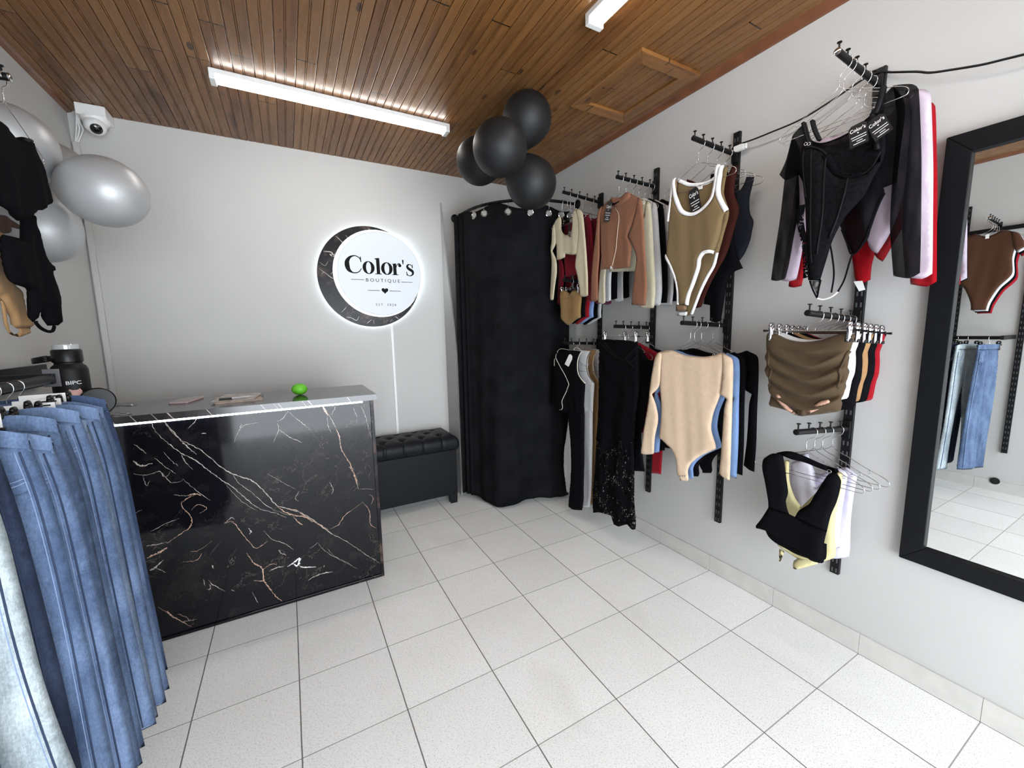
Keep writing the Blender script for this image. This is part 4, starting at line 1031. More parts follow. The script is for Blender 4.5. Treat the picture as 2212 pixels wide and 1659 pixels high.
for x, m, dv, su, ph, lb in ((.135, 'burgundy', -.035, 1.0, 1, 'burgundy long-sleeved top hanging directly behind the cream crop top'), (.215, 'burgundy', -.05, .99, 2, 'second burgundy long-sleeved top, deeper along the arm behind the cream crop top'), (.295, 'purple', -.055, .99, 4, 'plum purple long-sleeved top nearest the wall behind the cream crop top')):
    tt, _ = sleeved('long_sleeve_blouse', lb, 'tops on the first post', Plane(x, PY[0]), {'body': [shift([(-.155, 2.478), (-.05, 2.47), (0, 2.44), (.05, 2.47), (.155, 2.478), (.165, 2.30), (.14, 2.05), (-.14, 2.05), (-.165, 2.30)])], 'sleeve': T_CREAM['sleeve']}, FB[m], 0, dv, su, 1.0, ph)
    wire('1t', x, {1: 'first burgundy top behind the cream one', 2: 'second burgundy top behind the cream one', 4: 'plum purple top'}[ph])
# ---- P1 middle: tube tops on clip hangers
pl = Plane(.098, PY[0])
T_TUBE = pl.px([(300, 402), (332, 362), (400, 360), (450, 398), (490, 440), (530, 388), (590, 362), (662, 370), (710, 402), (742, 480), (735, 620), (720, 800), (725, 935), (650, 972), (560, 1040), (470, 1095), (430, 1085), (360, 1010), (316, 960), (310, 800), (298, 600)], 'Q5')
crease = lambda u, v: .004 * np.exp(-((v - (max(p[1] for p in T_TUBE) - .055)) / .008) ** 2) + .003 * np.sin(40 * u)
t, O = garment('corset', 'tan pointed-hem strapless corset top clipped in front of the other strapless tops', 'top', 'strapless tops', pl, [('body', T_TUBE, FB['tan'], dict(T=.014, fold=crease))])
top_ = max(p[1] for p in T_TUBE); um_ = sum(p[0] for p in T_TUBE) / len(T_TUBE)
link('folded_edge', ribbon(pl, O['body'][0][1], [(um_ - .105, top_ - .068), (um_ - .05, top_ - .074), (um_ + .05, top_ - .074), (um_ + .105, top_ - .066)], .006), FB['tan'], t, smooth=True)
clip('1m', .098, 'tan corset top', True)
for k, (m, x, lb) in enumerate((('black', .145, 'black strapless top hanging directly behind the tan corset top'), ('red', .187, 'red strapless top, third on the arm of strapless tops'), ('blue', .228, 'light blue strapless top among the darker strapless tops'), ('black', .270, 'black strapless top between the light blue one and the white one'), ('white', .312, 'white strapless top, nearest the wall of the strapless tops'))):
    garment('bandeau', lb, 'top', 'strapless tops', Plane(x, PY[0]), [('body', shift(T_TUBE, .0, -.002 * k, .97, .97 + .01 * (k % 2)), FB[m], dict(T=.010, A=.003, ph=k))])
    clip('1m', x, lb.split(' hanging')[0].split(',')[0].split(' among')[0].split(' between')[0] + (' behind the corset top' if k == 0 else ' deeper along the arm'), True)
# ---- P1 low: vest and trouser sets
pl = Plane(.085, PY[0])
VEST = pl.px([(165, 405), (160, 540), (130, 800), (108, 1170), (230, 1225), (352, 1302), (632, 1300), (640, 1100), (655, 815), (600, 745), (556, 650), (545, 520), (560, 400), (602, 296), (520, 282), (380, 275), (260, 285), (200, 325), (180, 380)], 'Q7')
LEG = pl.px([(296, -120), (318, 150), (338, 330), (350, 700), (328, 1050), (306, 1240), (330, 1256), (380, 1282), (488, 1292), (508, 1150), (520, 800), (524, 300), (526, -120)], 'Q8')
LEG2 = Plane(.160, PY[0]).px([(305, -60), (292, 90), (262, 300), (243, 450), (238, 700), (262, 900), (280, 1046), (332, 1054), (352, 750), (330, 300), (325, -60)], 'Q8')
t, O = garment('vest_set', 'black sleeveless vest and trousers set with pale piping and a white tag', 'outfit', 'vest and trouser sets', pl,
    [('vest', VEST, FB['black'], dict(T=.014, w0=.012)), ('trouser_leg', LEG, FB['black'], dict(T=.016, A=.003))])
vc = O['vest'][0][1]
PIP = mat('piping_cream', srgb(206, 200, 186), .7)
for pts, w in (([(196, 330), (200, 400), (260, 520), (330, 650), (408, 810), (396, 870), (330, 1020), (300, 1110), (312, 1190), (295, 1235), (240, 1245)], .0045), ([(600, 300), (556, 400), (540, 520), (552, 650), (596, 740), (655, 812)], .0045), ([(165, 410), (172, 450), (172, 530)], .005)):
    link('piping', ribbon(pl, vc, pl.px(pts, 'Q7'), w), PIP, t, smooth=True)
link('piping', MB().tube([pl.at(u, v, .004) for u, v in smooth_path(pl.px([(196, 330), (192, 290), (245, 252), (330, 262), (445, 286), (460, 250), (500, 230), (540, 250), (600, 300)], 'Q7'), 5)], .0022, 6), PIP, t, smooth=True)
tg = pl.px([(355, 500), (420, 540), (478, 420), (482, 370), (450, 335), (425, 350)], 'Q7')
link('white_tag', MB().prism(tg, pl.at(0, 0, .034), pl.U, pl.V, pl.N, .001), M_CARD, t)
wire('1l', .099, 'black vest set')
pl2 = Plane(.085, PY[0])
for x, m, du, lb, wide in ((.160, 'white', .012, 'white sleeveless vest and trousers set behind the black one', 1), (.235, 'sand', .0, 'tan sleeveless vest and trousers set behind the white one', 1), (.310, 'white', .0, 'second white vest set, nearest the wall behind the tan one', .97)):
    tt, O2_ = garment('vest_set', lb, 'outfit', 'vest and trouser sets', Plane(x, PY[0]),
        [('vest', shift(VEST, du, .0, wide), FB[m], dict(T=.012, w0=.006, ph=x * 40)), ('trouser_leg', shift(LEG, du + .0, .01, 1, 1), FB[m], dict(T=.014, ph=3)), ('trouser_leg', shift(LEG2, .07 if x > .2 else 0, .0, 1, 1), FB[m], dict(T=.012, w0=-.008))])
    plx = Plane(x, PY[0])
    link('piping', ribbon(plx, O2_['vest'][0][1], shift(pl.px([(600, 300), (556, 400), (540, 520), (552, 650), (596, 740), (655, 812)], 'Q7'), du, 0, wide), .005), mat('piping_grey', srgb(120, 112, 100), .7) if m == 'white' else PIP, tt, smooth=True)
    wire('1l', x, lb.split(' behind')[0].split(',')[0])
# ---- P2 top: zip jackets
pl = Plane(.060, PY[1])
JB = [(790, 240), (740, 272), (700, 310), (658, 380), (668, 540), (670, 700), (680, 920), (680, 985), (835, 978), (985, 968), (985, 912), (1003, 740), (962, 630), (1010, 500), (1052, 380), (1108, 255), (1070, 225), (1010, 195), (965, 175), (930, 205), (895, 260), (850, 300), (826, 318), (800, 280)]
JS = [[(700, 312), (650, 370), (628, 560), (600, 800), (585, 1000), (565, 1310), (605, 1325), (650, 1310), (648, 1050), (665, 850), (668, 600), (672, 420)],
      [(1070, 226), (1112, 256), (1130, 400), (1146, 700), (1165, 1000), (1170, 1200), (1155, 1366), (1080, 1366), (1000, 1358), (1010, 1200), (1036, 1000), (1052, 860), (1012, 735), (962, 630), (1002, 540), (1045, 380)]]
T_JACK = px_template(pl, 'A', body=[JB], sleeve=JS, hem_band=[[(680, 925), (832, 922), (985, 912), (985, 968), (835, 980), (680, 987)]])
t, O = sleeved('zip_jacket', 'caramel brown cropped zip jacket with a black swing tag, frontmost of the jackets', 'cropped jackets', pl, T_JACK, FB['brown'], cat='jacket')
jc = O['body'][0][1]
cl_ = Cloth(pl.px([(782, 252), (800, 220), (840, 232), (900, 222), (962, 172), (1012, 196), (985, 250), (920, 302), (858, 326), (832, 320), (802, 292)], 'A'), T=.010, w0=.012)
link('collar', cl_.mesh(pl), FB['brown'], t, smooth=True)
link('collar_lining', Cloth(pl.px([(786, 292), (830, 292), (890, 268), (884, 286), (836, 310), (800, 318)], 'A'), T=.003, w0=.022).mesh(pl), FB['black'], t, smooth=True)
ZIP = mat('zip_metal', srgb(198, 180, 160), .35, .6)
link('zip', ribbon(pl, jc, pl.px([(828, 310), (834, 345), (862, 385), (872, 450), (862, 560), (852, 660), (842, 760), (818, 860), (800, 945), (795, 990)], 'A'), .005, .0016), ZIP, t, smooth=True)
c = pl.px([(795, 966)], 'A')[0]; link('zip_pull', MB().obox(pl.at(c[0], c[1], jc.surf(*c) + .008), (pl.U, pl.V, pl.N), (.006, .011, .003)), M_CHROME, t, bevel=.002)
c = pl.px([(786, 384)], 'A')[0]; hang_tag(t, pl.at(c[0], c[1], .030), pl.U, pl.V, pl.N, .058, .125, -.28)
wire('2t', .065, 'caramel brown zip jacket')
for x, m, dv, du, sv, ph, lb in ((.126, 'ivory', -.016, .008, 1.0, 1, 'ivory long-sleeved jacket right behind the brown zip jacket'), (.188, 'white', -.012, .0, .98, 2, 'white long-sleeved jacket between the ivory and the black jackets'), (.244, 'black', -.01, .0, .96, 3, 'black long-sleeved jacket between the two white jackets'), (.300, 'white', -.012, .0, .98, 4, 'thin white long-sleeved top between the two black jackets'), (.350, 'black', -.005, .012, .95, 5, 'black long-sleeved jacket nearest the wall behind the white one')):
    T_ = {k: v for k, v in T_JACK.items() if k != 'hem_band'}
    sleeved('cropped_jacket', lb, 'cropped jackets', Plane(x, PY[1]), T_, FB[m], du, dv, 1.0, sv, ph, cat='jacket'); wire('2t', x, lb.split(' right')[0].split(' between')[0].split(' nearest')[0] + {1: ' behind the brown one', 2: ', third on its arm', 3: ', fourth on its arm', 4: ', fifth on its arm', 5: ', last on its arm'}[ph])
# ---- P2 low: lace skirt, lace top, red mesh top
pl = Plane(.103, PY[1])
SK = pl.px([(425, 182), (404, 220), (395, 300), (393, 500), (386, 750), (372, 960), (360, 1150), (345, 1300), (348, 1480), (420, 1478), (480, 1502), (500, 1570), (545, 1580), (600, 1568), (632, 1606), (665, 1600), (672, 1560), (655, 1400), (655, 1170), (652, 950), (668, 750), (690, 560), (692, 300), (684, 205), (600, 190), (500, 186)], 'B')
SKL = pl.px([(428, 186), (408, 225), (399, 300), (397, 500), (390, 750), (366, 935), (420, 965), (530, 930), (640, 940), (664, 750), (686, 560), (688, 300), (680, 208), (600, 194), (500, 190)], 'B')
lf = lambda u, v: .010 * np.sin(34 * u + .6 + 1.3 * np.sin(3 * v)) * np.clip((1.5 - v) / 1.0, 0, 1)
t, O = garment('lace_skirt', 'long black lace skirt with an uneven hem on a clip hanger', 'skirt', 'lace clothes', pl, [('skirt', SK, LACE_K, dict(T=.018, fold=lf)), ('lining', SKL, LACE_D, dict(T=.015, fold=lf))])
for pts in ([(410, 200), (500, 290), (590, 330), (690, 230)], [(440, 200), (540, 310), (640, 350), (690, 300)], [(600, 330), (640, 360), (664, 390)]):
    link('waist_drape', ribbon(pl, O['skirt'][0][1], pl.px(pts, 'B'), .016, .004), LACE_D, t, smooth=True)
clip('2l', .108, 'long black lace skirt')
pl = Plane(.185, PY[1])
LT_ = px_template(pl, 'B', body=[[(700, 225), (760, 330), (800, 345), (830, 300), (800, 420), (770, 600), (720, 800), (712, 960), (735, 1165), (650, 1160), (640, 700), (640, 300)]], sleeve=[[(700, 520), (745, 560), (740, 800), (715, 900), (738, 1170), (662, 1165), (670, 900)]])
sleeved('lace_blouse', 'black lace long-sleeved top half hidden behind the long lace skirt', 'lace clothes', pl, LT_, LACE_D); wire('2l', .173, 'black lace top behind the skirt')
pl = Plane(.262, PY[1])
RT_ = px_template(pl, 'B', body=[[(690, 205), (745, 235), (792, 262), (840, 300), (850, 520), (830, 880), (690, 880), (660, 500), (670, 230)]], sleeve=[[(812, 285), (850, 330), (872, 600), (878, 900), (866, 1190), (786, 1182), (800, 900), (800, 500)]])
t, O = sleeved('mesh_blouse', 'dark red mesh top with a black swing tag, showing beside the lace skirt', 'lace clothes', pl, RT_, FB['darkred'])
c = pl.px([(838, 930)], 'Q6')[0]; hang_tag(t, pl.at(c[0], c[1], .032), pl.U, pl.V, pl.N, .056, .12, .5)
clip('2l', .253, 'dark red mesh top', True)
pl = Plane(.330, PY[1])
sleeved('long_sleeve_blouse', 'black long-sleeved top nearest the wall beside the red mesh top', 'lace clothes', pl, px_template(pl, 'B', body=[[(790, 245), (880, 275), (960, 300), (960, 900), (800, 900)]], sleeve=[[(770, 250), (800, 260), (800, 700), (770, 980), (735, 980), (740, 600)]]), FB['black']); wire('2l', .335, 'black long-sleeved top behind the red mesh top')
# ---- P3 top: white-trimmed bodysuit and others
pl = Plane(.085, PY[2])
FR = pl.px([(285, 456), (262, 640), (243, 798), (240, 900), (226, 1050), (265, 1130), (300, 1230), (316, 1330), (318, 1440), (385, 1440), (402, 1365), (450, 1250), (480, 1150), (488, 1075), (520, 1035), (602, 1022), (650, 870), (676, 738), (704, 714), (655, 640), (632, 560), (646, 440), (684, 352), (622, 347), (612, 520), (585, 620), (520, 695), (440, 742), (378, 730), (330, 680), (308, 600), (312, 480)], 'C')
BK = pl.px([(285, 456), (330, 472), (400, 503), (520, 485), (595, 432), (632, 360), (684, 352), (650, 560), (690, 715), (650, 880), (606, 1040), (572, 1130), (522, 1220), (462, 1350), (395, 1515), (350, 1525), (302, 1510), (308, 1440), (305, 1300), (270, 1150), (230, 1050), (240, 900), (245, 800), (270, 620)], 'C')
t, O = garment('trimmed_bodysuit', 'olive khaki sleeveless bodysuit edged with white binding and tagged at the neck', 'bodysuit', 'bodysuits on the third post', pl,
    [('front_panel', FR, FB['khaki'], dict(T=.014, w0=.014, A=.003)), ('back_panel', BK, FB['khaki'], dict(T=.006, w0=-.014, A=.002))])
fc, bc_ = O['front_panel'][0][1], O['back_panel'][0][1]
for part_c, w, paths in ((fc, .019, ([(292, 456), (300, 560), (318, 640), (360, 716), (435, 734), (515, 690), (580, 615), (606, 520), (625, 400), (650, 350)], [(280, 470), (262, 640), (248, 792)], [(672, 356), (648, 440), (636, 560), (660, 636), (700, 706)], )), (fc, .016, ([(224, 1054), (266, 1130), (300, 1230), (315, 1330), (314, 1440)], [(388, 1440), (402, 1365), (450, 1250), (482, 1150), (490, 1080), (520, 1036), (570, 1024), (598, 1030)])),
                            (bc_, .018, ([(296, 462), (330, 478), (400, 500), (520, 484), (598, 432), (640, 362)],)), (bc_, .013, ([(602, 1030), (574, 1130), (524, 1220), (464, 1350), (398, 1510)],))):
    for pts in paths: link('binding', ribbon(pl, part_c, pl.px(pts, 'C'), w, .003), M_TRIMW, t, smooth=True)
link('snap_band', Cloth(pl.px([(302, 1436), (388, 1440), (382, 1488), (300, 1486)], 'C'), T=.006, w0=.016).mesh(pl), fabric('snap_tape', (122, 96, 74)), t, smooth=True)
link('crotch_end', Cloth(pl.px([(298, 1490), (380, 1490), (374, 1526), (298, 1520)], 'C'), T=.004, w0=.0).mesh(pl), M_TRIMW, t, smooth=True)
tg = pl.px([(442, 497), (496, 488), (492, 532), (446, 542)], 'C'); lab = link('neck_label', MB().prism(tg, pl.at(0, 0, -.004), pl.U, pl.V, pl.N, .001), M_CARD, t)
q = MB()
for yy in (506, 514, 522): a, b = pl.px([(452, yy), (484, yy - 4)], 'C'); q.tube([pl.at(a[0], a[1], -.0025), pl.at(b[0], b[1], -.0025)], .0007, 5)
link('print', q, mat('print_grey', (.2, .2, .2), .6), lab)
c = pl.px([(446, 625)], 'C')[0]; hang_tag(t, pl.at(c[0], c[1], .012), pl.U, pl.V, pl.N, .064, .130, .22)
wire('3t', .088, 'khaki white-trimmed bodysuit')
def bodysuit(name, lb, grp, pl, poly, m, opt=None, **k): return garment(name, lb, 'bodysuit', grp, pl, [('body', poly, m, dict(T=.012, **(opt or {})))])
BS = [p for p in BK]
bodysuit('sleeveless_bodysuit', 'dark maroon brown bodysuit right behind the white-trimmed one', 'bodysuits on the third post', Plane(.165, PY[2]), shift(BK, .012, .006, .99, .95), FB['maroon']); wire('3t', .165, 'maroon bodysuit behind the trimmed one')
pl = Plane(.245, PY[2])
KB = pl.px([(560, 420), (690, 385), (735, 560), (765, 575), (745, 900), (775, 1075), (808, 1152), (765, 1168), (705, 1212), (682, 1300), (642, 1560), (600, 1575), (552, 1560), (552, 1440), (500, 1430), (512, 1350), (480, 1200), (480, 900), (520, 700), (540, 560)], 'C')
bodysuit('sleeveless_bodysuit', 'black bodysuit with a long tail, between the maroon and the charcoal ones', 'bodysuits on the third post', pl, KB, FB['black']); wire('3t', .245, 'long black bodysuit')
pl = Plane(.318, PY[2])
NV = pl.px([(838, 440), (905, 440), (882, 520), (862, 620), (866, 720), (895, 790), (880, 870), (868, 930), (820, 1045), (790, 1090), (740, 1080), (690, 900), (690, 700), (720, 560), (790, 545), (822, 490)], 'C')
bodysuit('sleeveless_bodysuit', 'charcoal sleeveless bodysuit nearest the wall with wide shoulder straps', 'bodysuits on the third post', pl, NV, FB['navy']); wire('3t', .320, 'charcoal bodysuit')
# ---- P3 low: long-sleeved bodysuits
pl = Plane(.080, PY[2])
T_BG = px_template(pl, 'E',
    body=[[(262, 337), (236, 352), (228, 480), (225, 600), (232, 700), (234, 800), (222, 950), (218, 987), (270, 1030), (320, 1080), (345, 1150), (352, 1258), (372, 1290), (372, 1308), (430, 1312), (438, 1290), (434, 1230), (460, 1180), (520, 1130), (580, 1100), (642, 1072), (640, 1040), (610, 920), (626, 800), (678, 660), (702, 500), (728, 380), (690, 353), (640, 370), (560, 382), (480, 379), (400, 365), (312, 334)]],
    sleeve=[[(250, 340), (208, 360), (186, 420), (160, 580), (140, 750), (110, 950), (87, 1104), (135, 1112), (184, 1108), (195, 980), (216, 850), (200, 740), (172, 662), (226, 600), (238, 480)],
            [(690, 354), (735, 372), (774, 404), (780, 520), (772, 800), (766, 1100), (756, 1306), (712, 1290), (672, 1254), (690, 1080), (706, 850), (712, 770), (730, 696), (682, 664), (700, 500)]])
t, O = sleeved('long_sleeve_bodysuit', 'pale beige long-sleeved boat-neck bodysuit in front on its arm', 'long-sleeved bodysuits', pl, T_BG, FB['beige'], cat='bodysuit')
for u0 in ((242, 372, 232, 480), (728, 395, 706, 500)):
    link('shoulder_seam', ribbon(pl, O['body'][0][1], pl.px([(u0[0], u0[1]), ((u0[0] + u0[2]) / 2, (u0[1] + u0[3]) / 2), (u0[2], u0[3])], 'E'), .004, .002), fabric('beige_seam', (206, 182, 154)), t, smooth=True)
for a in (385, 402, 418):
    c = pl.px([(a, 1272)], 'E')[0]; link('snap', MB().lathe([(.0045, 0), (.004, .002), (.0005, .0025)], pl.at(c[0], c[1], O['body'][0][1].surf(*c)), pl.N, 10), M_CHROME, t, smooth=True)
wire('3l', .083, 'pale beige bodysuit')
for x, m, du, dv, su, ph, lb in ((.118, 'sky', .010, -.002, 1.0, 1, 'light blue long-sleeved bodysuit right behind the beige one'), (.178, 'black', .004, .0, 1.0, 2, 'black long-sleeved bodysuit behind the light blue one'), (.280, 'black', .012, .004, 1.0, 3, 'black long-sleeved bodysuit nearest the wall, its sleeve hanging clear of the others')):
    sleeved('long_sleeve_bodysuit', lb, 'long-sleeved bodysuits', Plane(x, PY[2]), T_BG, FB[m], du, dv, su, .985, ph, cat='bodysuit'); wire('3l', x, lb.split(' right')[0].split(' behind')[0].split(' nearest')[0] + {1: '', 2: ', third on its arm', 3: ', last on its arm'}[ph])
# ---- P4 top: mesh tops and lace corset
pl = Plane(.130, PY[3])
MS = [[(828, 300), (890, 292), (950, 292), (985, 322), (998, 700), (1000, 1000), (998, 1458), (960, 1480), (930, 1492), (900, 1490), (826, 1478), (812, 1200), (820, 1000), (838, 700), (850, 500)],
      [(208, 608), (185, 720), (168, 800), (150, 950), (130, 1100), (100, 1300), (74, 1502), (110, 1508), (160, 1496), (182, 1400), (212, 1250), (246, 1050), (246, 850), (250, 700)]]
MBD = [(205, 610), (235, 575), (270, 535), (330, 640), (420, 650), (560, 590), (700, 480), (790, 340), (830, 300), (900, 420), (870, 700), (850, 900), (768, 932), (775, 965), (728, 1060), (690, 1170), (658, 1262), (580, 1345), (545, 1270), (510, 1190), (450, 1100), (300, 1060), (270, 900), (245, 850), (165, 885), (122, 850), (165, 760)]
t, O = garment('mesh_blouse', 'sheer black mesh long-sleeved top hanging behind the lace corset', 'top', 'mesh tops', pl, [('body', pl.px(MBD, 'D'), MESH_K, dict(T=.012, A=.006)), ('sleeve', pl.px(MS[0], 'D'), MESH_K, dict(T=.016, A=.006, k=50)), ('sleeve', pl.px(MS[1], 'D'), MESH_K, dict(T=.014, A=.006, k=50))])
mc_ = O['body'][0][1]
for pts in ([(270, 535), (330, 648), (420, 655), (560, 592), (700, 488), (760, 400)], [(300, 640), (440, 700), (600, 640), (740, 560)], [(775, 965), (728, 1060), (690, 1170), (658, 1262), (580, 1345), (545, 1270), (512, 1190)]):
    link('edge_binding', ribbon(pl, mc_, pl.px(pts, 'D'), .006, .002), FB['black'], t, smooth=True)
wire('4t', .130, 'black mesh top')
pl = Plane(.095, PY[3])
CB = pl.px([(296, 692), (340, 680), (400, 700), (432, 730), (470, 820), (520, 858), (575, 868), (650, 850), (715, 800), (765, 705), (752, 800), (700, 900), (650, 990), (570, 1080), (500, 1180), (452, 1290), (415, 1400), (385, 1505), (315, 1503), (310, 1400), (300, 1250), (290, 1050), (280, 850), (268, 800), (266, 735)], 'D')
CBK = pl.px([(300, 690), (360, 668), (480, 660), (620, 620), (700, 560), (768, 540), (768, 720), (700, 860), (600, 900), (440, 900), (330, 850)], 'D')
t, O = garment('corset_bodysuit', 'black lace corset bodysuit with satin straps and two black swing tags', 'bodysuit', 'mesh tops', pl, [('front_panel', CB, LACE_D, dict(T=.022, w0=.012, A=.004, k=60, R=.06)), ('back_panel', CBK, LACE_D, dict(T=.006, w0=-.012))])
cc = O['front_panel'][0][1]
sat = mat('black_satin', (.005, .005, .006), .5, spec=.12)
for a in ([(282, 533), (300, 600), (318, 668), (318, 690)], [(336, 520), (352, 580), (380, 640)], [(775, 308), (762, 380), (735, 460), (710, 500), (740, 700)]): link('strap', ribbon(pl, None, pl.px(a, 'D'), .011 if a[0][0] < 700 else .014, .002, .018), sat, t, smooth=True)
for a in ([(432, 735), (425, 900), (415, 1100), (380, 1350)], [(345, 700), (345, 900), (340, 1150), (345, 1400)], [(570, 875), (560, 960), (520, 1080), (450, 1250)], [(295, 700), (290, 850), (310, 1000)]): link('boning', ribbon(pl, cc, pl.px(a, 'D'), .006, .003), sat, t, smooth=True)
link('neck_edge', ribbon(pl, cc, pl.px([(300, 692), (345, 684), (400, 704), (432, 735), (472, 822), (522, 860), (578, 870), (650, 852), (712, 804), (762, 712)], 'D'), .007, .003), sat, t, smooth=True)
for pts in ([(272, 1040), (262, 1150), (296, 1300), (306, 1400), (306, 1490)], [(432, 735), (480, 820), (530, 855), (580, 862), (650, 845)]): link('lace_trim', ribbon(pl, cc, pl.px(pts, 'D'), .024, .001, .002), LACE_K, t, smooth=True)
for u0 in (305, 325):
    c = pl.px([(u0, 668)], 'D')[0]; link('strap_ring', MB().tube([pl.at(c[0] + .006 * math.cos(a * .7), c[1] + .006 * math.sin(a * .7), .024) for a in range(9)], .0014, 6, True), M_CHROME, t, smooth=True)
for pts, m in (([(385, 1500), (372, 1560), (362, 1612)], FB['black']), ([(316, 1505), (335, 1560), (362, 1614)], FB['black']), ([(362, 1614), (400, 1622), (450, 1606), (490, 1575)], M_TRIMW), ([(490, 1575), (530, 1500), (560, 1400), (580, 1340)], FB['black']), ([(440, 1270), (456, 1360), (466, 1470), (450, 1580)], FB['black'])):
    link('thong_strap', MB().tube([pl.at(u, v, .006) for u, v in smooth_path(pl.px(pts, 'D'), 5)], .0034, 6), m, t, smooth=True)
link('gusset', Cloth(pl.px([(318, 1506), (384, 1504), (362, 1600)], 'D'), T=.002, w0=.006).mesh(pl), fabric('gusset_grey', (130, 130, 130)), t, smooth=True)
c = pl.px([(650, 620)], 'D')[0]; hang_tag(t, pl.at(c[0], c[1], .050), pl.U, pl.V, pl.N, .058, .082, .16)
c = pl.px([(772, 570)], 'D')[0]; hang_tag(t, pl.at(c[0], c[1], .042), pl.U, pl.V, pl.N, .056, .082, .45)
wire('4t', .095, 'black lace corset bodysuit')
pl0 = Plane(.130, PY[3]); TM = {'body': [pl0.px([(215, 640), (330, 600), (500, 560), (700, 480), (830, 330), (960, 330), (900, 600), (860, 850), (830, 960), (760, 1150), (650, 1335), (600, 1290), (520, 1000), (300, 950), (250, 850)], 'D')], 'sleeve': [pl0.px(MS[0], 'D'), pl0.px(MS[1], 'D')]}
for x, m, du, dv, ph, lb in ((.200, MESH_P, .014, -.008, 1, 'pale pink mesh long-sleeved top behind the black mesh top'), (.262, MESH_R, .012, -.012, 2, 'red mesh long-sleeved top nearest the wall behind the pink one')):
    sleeved('mesh_blouse', lb, 'mesh tops', Plane(x, PY[3]), TM, m, du, dv - (.022 if ph == 2 else 0), 1.0, .99, ph, mesh_opt=dict(T=.012, A=.005, k=45)); wire('4t', x, lb.split(' behind')[0].split(' nearest')[0])
pl = Plane(.305, PY[3])
t, O = garment('thong_bodysuit', 'red mesh bodysuit tail with a white label below the mesh tops', 'bodysuit', 'mesh tops', pl, [('body', pl.px([(520, 900), (830, 900), (812, 1130), (780, 1240), (735, 1290), (700, 1400), (690, 1500), (640, 1525), (598, 1500), (580, 1400), (560, 1290), (530, 1200)], 'D'), MESH_R, dict(T=.010, A=.004))])
link('care_label', MB().prism(pl.px([(592, 1512), (645, 1505), (664, 1562), (625, 1572)], 'D'), pl.at(0, 0, .012), pl.U, pl.V, pl.N, .001), M_CARD, t)
wire('4t', .315, 'red mesh bodysuit')
# ---- P4 middle: skirts on clip hangers
pl = Plane(.044, PY[3])
SKO = pl.px([(328, 512), (348, 472), (430, 472), (500, 500), (620, 552), (780, 580), (920, 576), (1060, 550), (1200, 502), (1330, 470), (1474, 490), (1440, 580), (1412, 680), (1384, 760), (1386, 900), (1370, 1080), (1330, 1200), (1312, 1290), (1290, 1400), (1262, 1470), (1100, 1500), (900, 1522), (820, 1526), (760, 1520), (600, 1460), (440, 1412), (384, 1402), (374, 1200), (345, 1050), (322, 950), (325, 750)], 'F')
su_ = [p[0] for p in SKO]; sv_ = [p[1] for p in SKO]; uc = (min(su_) + max(su_)) / 2; hw = (max(su_) - min(su_)) / 2; vt = max(sv_); vb = min(sv_)
def drape(u, v):
    q = (u - uc) / hw; w_ = v + .085 * (1 - q * q) ; r = np.clip((vt - .055 - v) / .05, 0, 1) * np.clip((v - vb) / .03, .2, 1)
    return r * (.0105 * np.sin((w_ - vt) * 100 + .9 * np.sin(2.5 * q)) * (1 - .30 * q ** 2) + .003 * np.sin((w_ - vt) * 205 + 2 * q + 1.2 * np.sin(7 * q))) + .010 * (1 - q * q) * np.clip((vt - v) / .07, 0, 1)
t, O = garment('ruched_skirt', 'draped khaki brown mini skirt with side gathers on a clip hanger', 'skirt', 'skirts on clip hangers', pl, [('skirt', SKO, FB['coco'], dict(T=.020, R=.05, fold=drape, h=.008))])
skc = O['skirt'][0][1]
for po in ([(492, 1232), (545, 1262), (640, 1380), (760, 1505), (755, 1518), (640, 1450), (520, 1330)], [(1190, 1312), (1185, 1360), (1060, 1430), (905, 1500), (890, 1470), (960, 1410), (1080, 1330)]):
    pp_ = pl.px(po, 'F'); link('lining', Cloth(pp_, T=.005, R=.015, w0=.031, h=.008).mesh(pl), FB['nude'], t, smooth=True)
link('tie', Cloth(pl.px([(765, 1420), (885, 1420), (880, 1520), (820, 1528), (765, 1518)], 'F'), T=.008, R=.012, w0=.026, A=.003, k=200, h=.006).mesh(pl), FB['coco'], t, smooth=True)
for pts in ([(372, 690), (400, 850), (420, 1000), (380, 1150)], [(1410, 700), (1340, 820), (1300, 1000), (1290, 1180)]): link('gathered_seam', ribbon(pl, skc, pl.px(pts, 'F'), .008, .003), FB['coco'], t, smooth=True)
clip('4m', .035, 'draped khaki brown skirt')
WB_ = SKO
for x, m, dv, su, sv, du, ph, lb in ((.101, 'white', .002, .98, .86, .0, 1, 'white ruched mini skirt behind the brown one'), (.165, 'black', .0, .98, 1.0, .0, 2, 'black mini skirt with a lace hem, behind the white skirt'), (.215, 'camel', .0, .97, .92, .0, 3, 'camel tan mini skirt between the two black skirts'), (.270, 'black', .0, .97, .94, .004, 4, 'black mini skirt next to the red one at the wall'), (.326, 'red', -.004, 1.0, .93, .0, 5, 'dark red mini skirt nearest the wall')):
    o_ = dict(T=.014, R=.04, A=.005, k=22, ph=ph)
    garment('mini_skirt', lb, 'skirt', 'skirts on clip hangers', Plane(x, PY[3]), [('skirt', shift(SKO, du, dv, su, sv), FB[m], o_)])
    clip('4m', x, lb.split(' behind')[0].split(',')[0].split(' between')[0].split(' next')[0].split(' nearest')[0] + (' next to the red one' if ph == 4 else ''))
